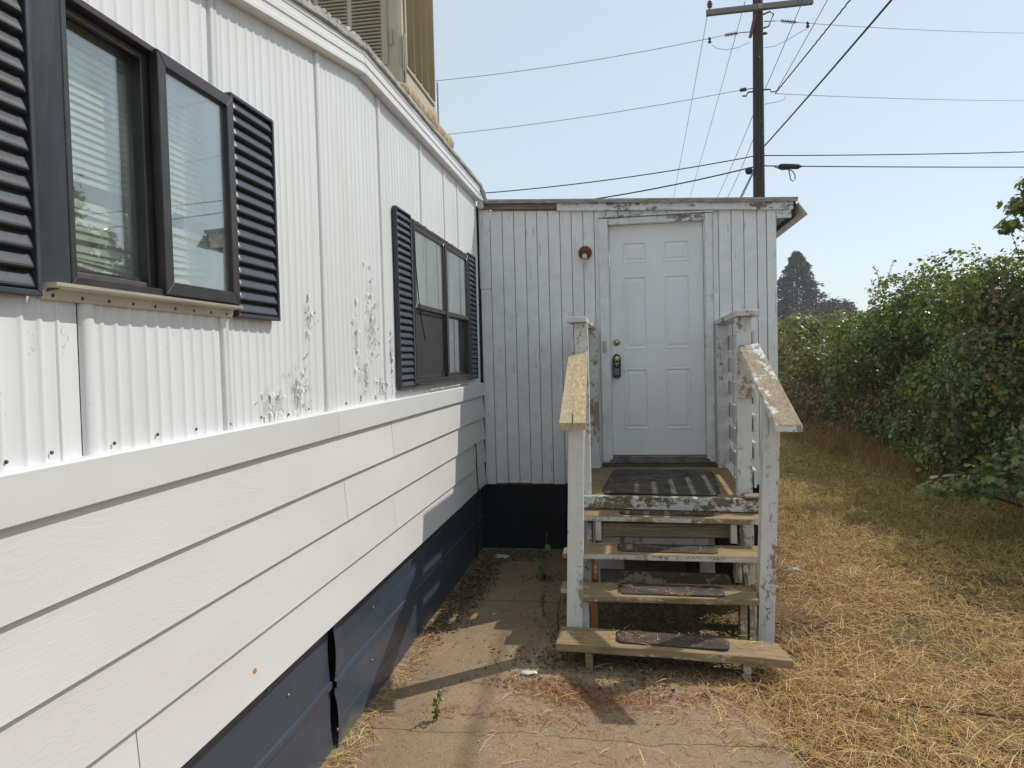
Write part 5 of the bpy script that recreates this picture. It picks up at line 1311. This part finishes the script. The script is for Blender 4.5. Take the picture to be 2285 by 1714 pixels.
# dead leaf litter: along the skirting, in the corner, below the stairs, by the newel
def litter(spec, size, mat, name, label, cat, leaf=LEAF_OV, flat=.45, lift=.02):
    P = []
    for (x, y, sx, sy, k, rot) in spec:
        q = rg.normal(0, 1, (k, 2)) * (sx, sy); c_, s_ = math.cos(rot), math.sin(rot)
        P.append(np.stack([x + q[:, 0] * c_ - q[:, 1] * s_, y + q[:, 0] * s_ + q[:, 1] * c_], 1))
    P = np.concatenate(P); P = P[(P[:, 0] > -1.285) & (P[:, 1] < 6.40)]; n = len(P)
    pos = np.concatenate([P, rg.uniform(.008, lift, n)[:, None]], 1); nr = rg.normal(0, flat, (n, 3)); nr[:, 2] = 1
    V, F = place(leaf, pos, nr, size * rg.uniform(.4, 1.3, n), rg); V[:, 2] = np.maximum(V[:, 2], .0075)
    stuff(name, V, F, mat, label, cat)
litter([(-1.17, 5.4, .07, .45, 2600, 0), (-1.22, 4.7, .04, .25, 700, 0), (-1.0, 6.15, .22, .12, 700, 0), (-.6, 6.2, .3, .1, 400, 0), (.2, 4.65, .33, .35, 4200, 0), (.15, 4.05, .4, .14, 1500, 0), (1.05, 4.55, .14, .16, 600, 0), (-.42, 4.15, .05, .25, 90, 0), (-.62, 5.55, .10, .08, 120, 0), (.3, 5.6, .4, .4, 700, 0), (-.05, 3.72, .35, .08, 260, 0)], .021, 'leaf_litter', 'leaf_litter', 'dark dead leaf litter along the skirting and under the steps', 'leaves')
NEED = (np.array([(-.04, 0, 0), (.04, 0, 0), (.03, 1, .02), (-.03, 1, .02)]), [(0, 1, 2, 3)])
litter([(-.36, 3.66, .20, .07, 900, -.15), (-.18, 3.56, .16, .07, 700, 0), (.15, 3.60, .20, .08, 500, 0), (-.55, 3.36, .28, .04, 260, -.1), (0, 3.3, .5, .25, 350, 0)], .035, 'litter_red', 'needle_litter', 'rusty brown needle litter on the concrete before the bottom step', 'litter', NEED, .15, .012)
litter([(-.575, 3.97, .045, .05, 70, 0), (-.55, 3.82, .06, .03, 40, 0), (-.2, 3.1, .6, .4, 60, 0), (-.9, 3.8, .3, .4, 40, 0), (.25, 4.03, .35, .06, 40, 0)], .011, 'chips', 'paint_chips', 'pale paint chips scattered on the concrete beside the bottom step', 'paint chips', LEAF_OV, .5, .012)
# straw along the skirting and thin straw on the concrete
P = np.concatenate([np.stack([-1.26 + np.abs(rg.normal(0, .05, 700)), rg.uniform(2.4, 4.9, 700)], 1), np.stack([rg.uniform(-.7, .7, 240), rg.uniform(2.4, 3.95, 240)], 1), np.stack([rg.normal(.48, .18, 420), rg.normal(3.72, .14, 420)], 1)]); n = len(P)
V, F = blade_set(P, rg.uniform(.02, .14, n), rg.uniform(.0008, .0018, n), np.abs(rg.normal(0, .12, n)), rg, rg.uniform(.008, .02, n))
stuff('stray_straw', V, F, 'straw', 'stray straw stalks lying on the concrete and against the skirting', 'straw')
P = []
for (x0, x1, y0, y1, z, k) in [(-.28, .84, 4.76, 4.96, .672, 60), (-.28, .80, 4.47, 4.74, .504, 80), (-.25, .72, 4.22, 4.46, .329, 130), (-.36, .80, 3.92, 4.12, .156, 170), (-.30, .80, 5.06, 6.3, .766, 190)]:
    P.append(np.stack([rg.uniform(x0, x1, k), rg.uniform(y0, y1, k), np.full(k, z + .0075)], 1))
P = np.concatenate(P); n = len(P)
nr = rg.normal(0, .12, (n, 3)); nr[:, 2] = 1
V, F = place((np.array([(-.035, 0, 0), (.035, 0, 0), (.02, 1, .0), (-.02, 1, .0)]), [(0, 1, 2, 3)]), P, nr, rg.uniform(.012, .06, n), rg)
stuff('step_debris', V, F, 'straw', 'bits of straw and grass scattered over the wooden steps', 'straw')
def weed(x, y, h, nl, size, label, mat='leaf_weed', seed=1, branch=2, lean=(.02, 0)):
    r = np.random.default_rng(seed); e = empty('weed', (x, y, .006), label, 'weed', None)
    P, N = [], []
    for b in range(branch):
        a = r.uniform(0, 6.28); hh = h * (1 if b == 0 else r.uniform(.45, .85)); sp_ = 0 if b == 0 else h * .22
        tip = Vector((x + lean[0] + sp_ * math.cos(a), y + lean[1] + sp_ * math.sin(a), hh)); mid = Vector((x + sp_ * .3 * math.cos(a), y + sp_ * .3 * math.sin(a), hh * .5))
        tube('stem', [(x, y, .0), mid, tip], [.0032, .0024, .0012], 'bark' if mat != 'leaf_weed' else 'leaf_weed', e, 5)
        for i in range(nl):
            t = .25 + .75 * i / max(1, nl - 1); q = Vector((x, y, 0)).lerp(mid, t * 2) if t < .5 else mid.lerp(tip, t * 2 - 1)
            P.append(q); k = r.normal(size=3); k[2] = abs(k[2]) * .8 + .35; N.append(k)
    V, F = place(LEAF_OV, np.array([tuple(p) for p in P]), np.array(N), size * r.uniform(.6, 1.2, len(P)), r)
    np_obj('leaves', V, F, mat, e)
weed(-.918, 3.288, .175, 12, .026, 'small green seedling growing from a crack in the concrete', seed=3, branch=3)
weed(-.63, 5.50, .36, 5, .06, 'tall broad-leaved weed in the shade by the black skirting', seed=5, branch=3)
weed(-.56, 4.72, .20, 6, .035, 'thin straggly weed on the shaded concrete beside the steps', seed=8, branch=2)
weed(-.44, 4.50, .22, 5, .022, 'dry brown weed stalk against the white newel post', 'leaf_litter', 9, 2)
# crumpled foil, plastic scrap, stick
def crumple(name, x, y, z, s, label, cat, mat, seed):
    r = random.Random(seed); bm = bmesh.new(); bmesh.ops.create_icosphere(bm, subdivisions=2, radius=1)
    for v in bm.verts:
        k = r.uniform(.55, 1.15); v.co = Vector((v.co.x * s[0] * k, v.co.y * s[1] * k, max(v.co.z, -.55) * s[2] * k))
    bmesh.ops.translate(bm, verts=bm.verts, vec=(x, y, z + s[2] * .5)); from_bm(name, bm, mat, None, origin=(x, y, z), label=label, cat=cat)
crumple('foil_scrap', 1.276, 5.79, .012, (.065, .04, .035), 'crumpled silvery foil scrap lying in the dry grass beyond the steps', 'scrap', 'crumple', 3)
crumple('plaster_scrap', -.545, 3.83, .006, (.05, .028, .014), 'pale flaky scrap on the concrete near the bottom step', 'scrap', 'chips', 4)
crumple('plaster_scrap', -1.08, 6.10, .006, (.07, .05, .02), 'pale scrap lying among dead leaves in the inside corner', 'scrap', 'chips', 5)
tube('dry_stalk', [(.95, 3.72, .03), (1.3, 3.60, .045), (1.62, 3.55, .035), (1.95, 3.52, .02)], [.004, .006, .006, .003], 'bark', None, 6, origin=(1.3, 3.6, .02), label='long brown stalk lying across the golden straw', cat='stalk')
tube('fence_post', [(3.95, 9.35, -.05), (3.95, 9.35, 1.35)], .045, 'footing', None, 8, origin=(3.95, 9.35, 0), label='weathered grey fence post half buried in the hedge', cat='post')

# ================================================================== HAZE
hzm = bpy.data.materials.new('smoky_air'); hzm.use_nodes = True; ht = hzm.node_tree
for nd in list(ht.nodes):
    if nd.type != 'OUTPUT_MATERIAL': ht.nodes.remove(nd)
pv_ = ht.nodes.new('ShaderNodeVolumePrincipled'); pv_.inputs['Color'].default_value = (.96, .97, 1.0, 1); pv_.inputs['Density'].default_value = .0013; pv_.inputs['Anisotropy'].default_value = .2
ht.links.new(pv_.outputs[0], [n_ for n_ in ht.nodes if n_.type == 'OUTPUT_MATERIAL'][0].inputs['Volume'])
bm = bmesh.new(); hexa(bm, cbox(-950, 950, -650, 1550, -1.2, 14.5)); from_bm('haze', bm, hzm, None, kind='stuff', label='pale smoky summer haze filling the air', cat='haze')
sc.cycles.volume_bounces = 0
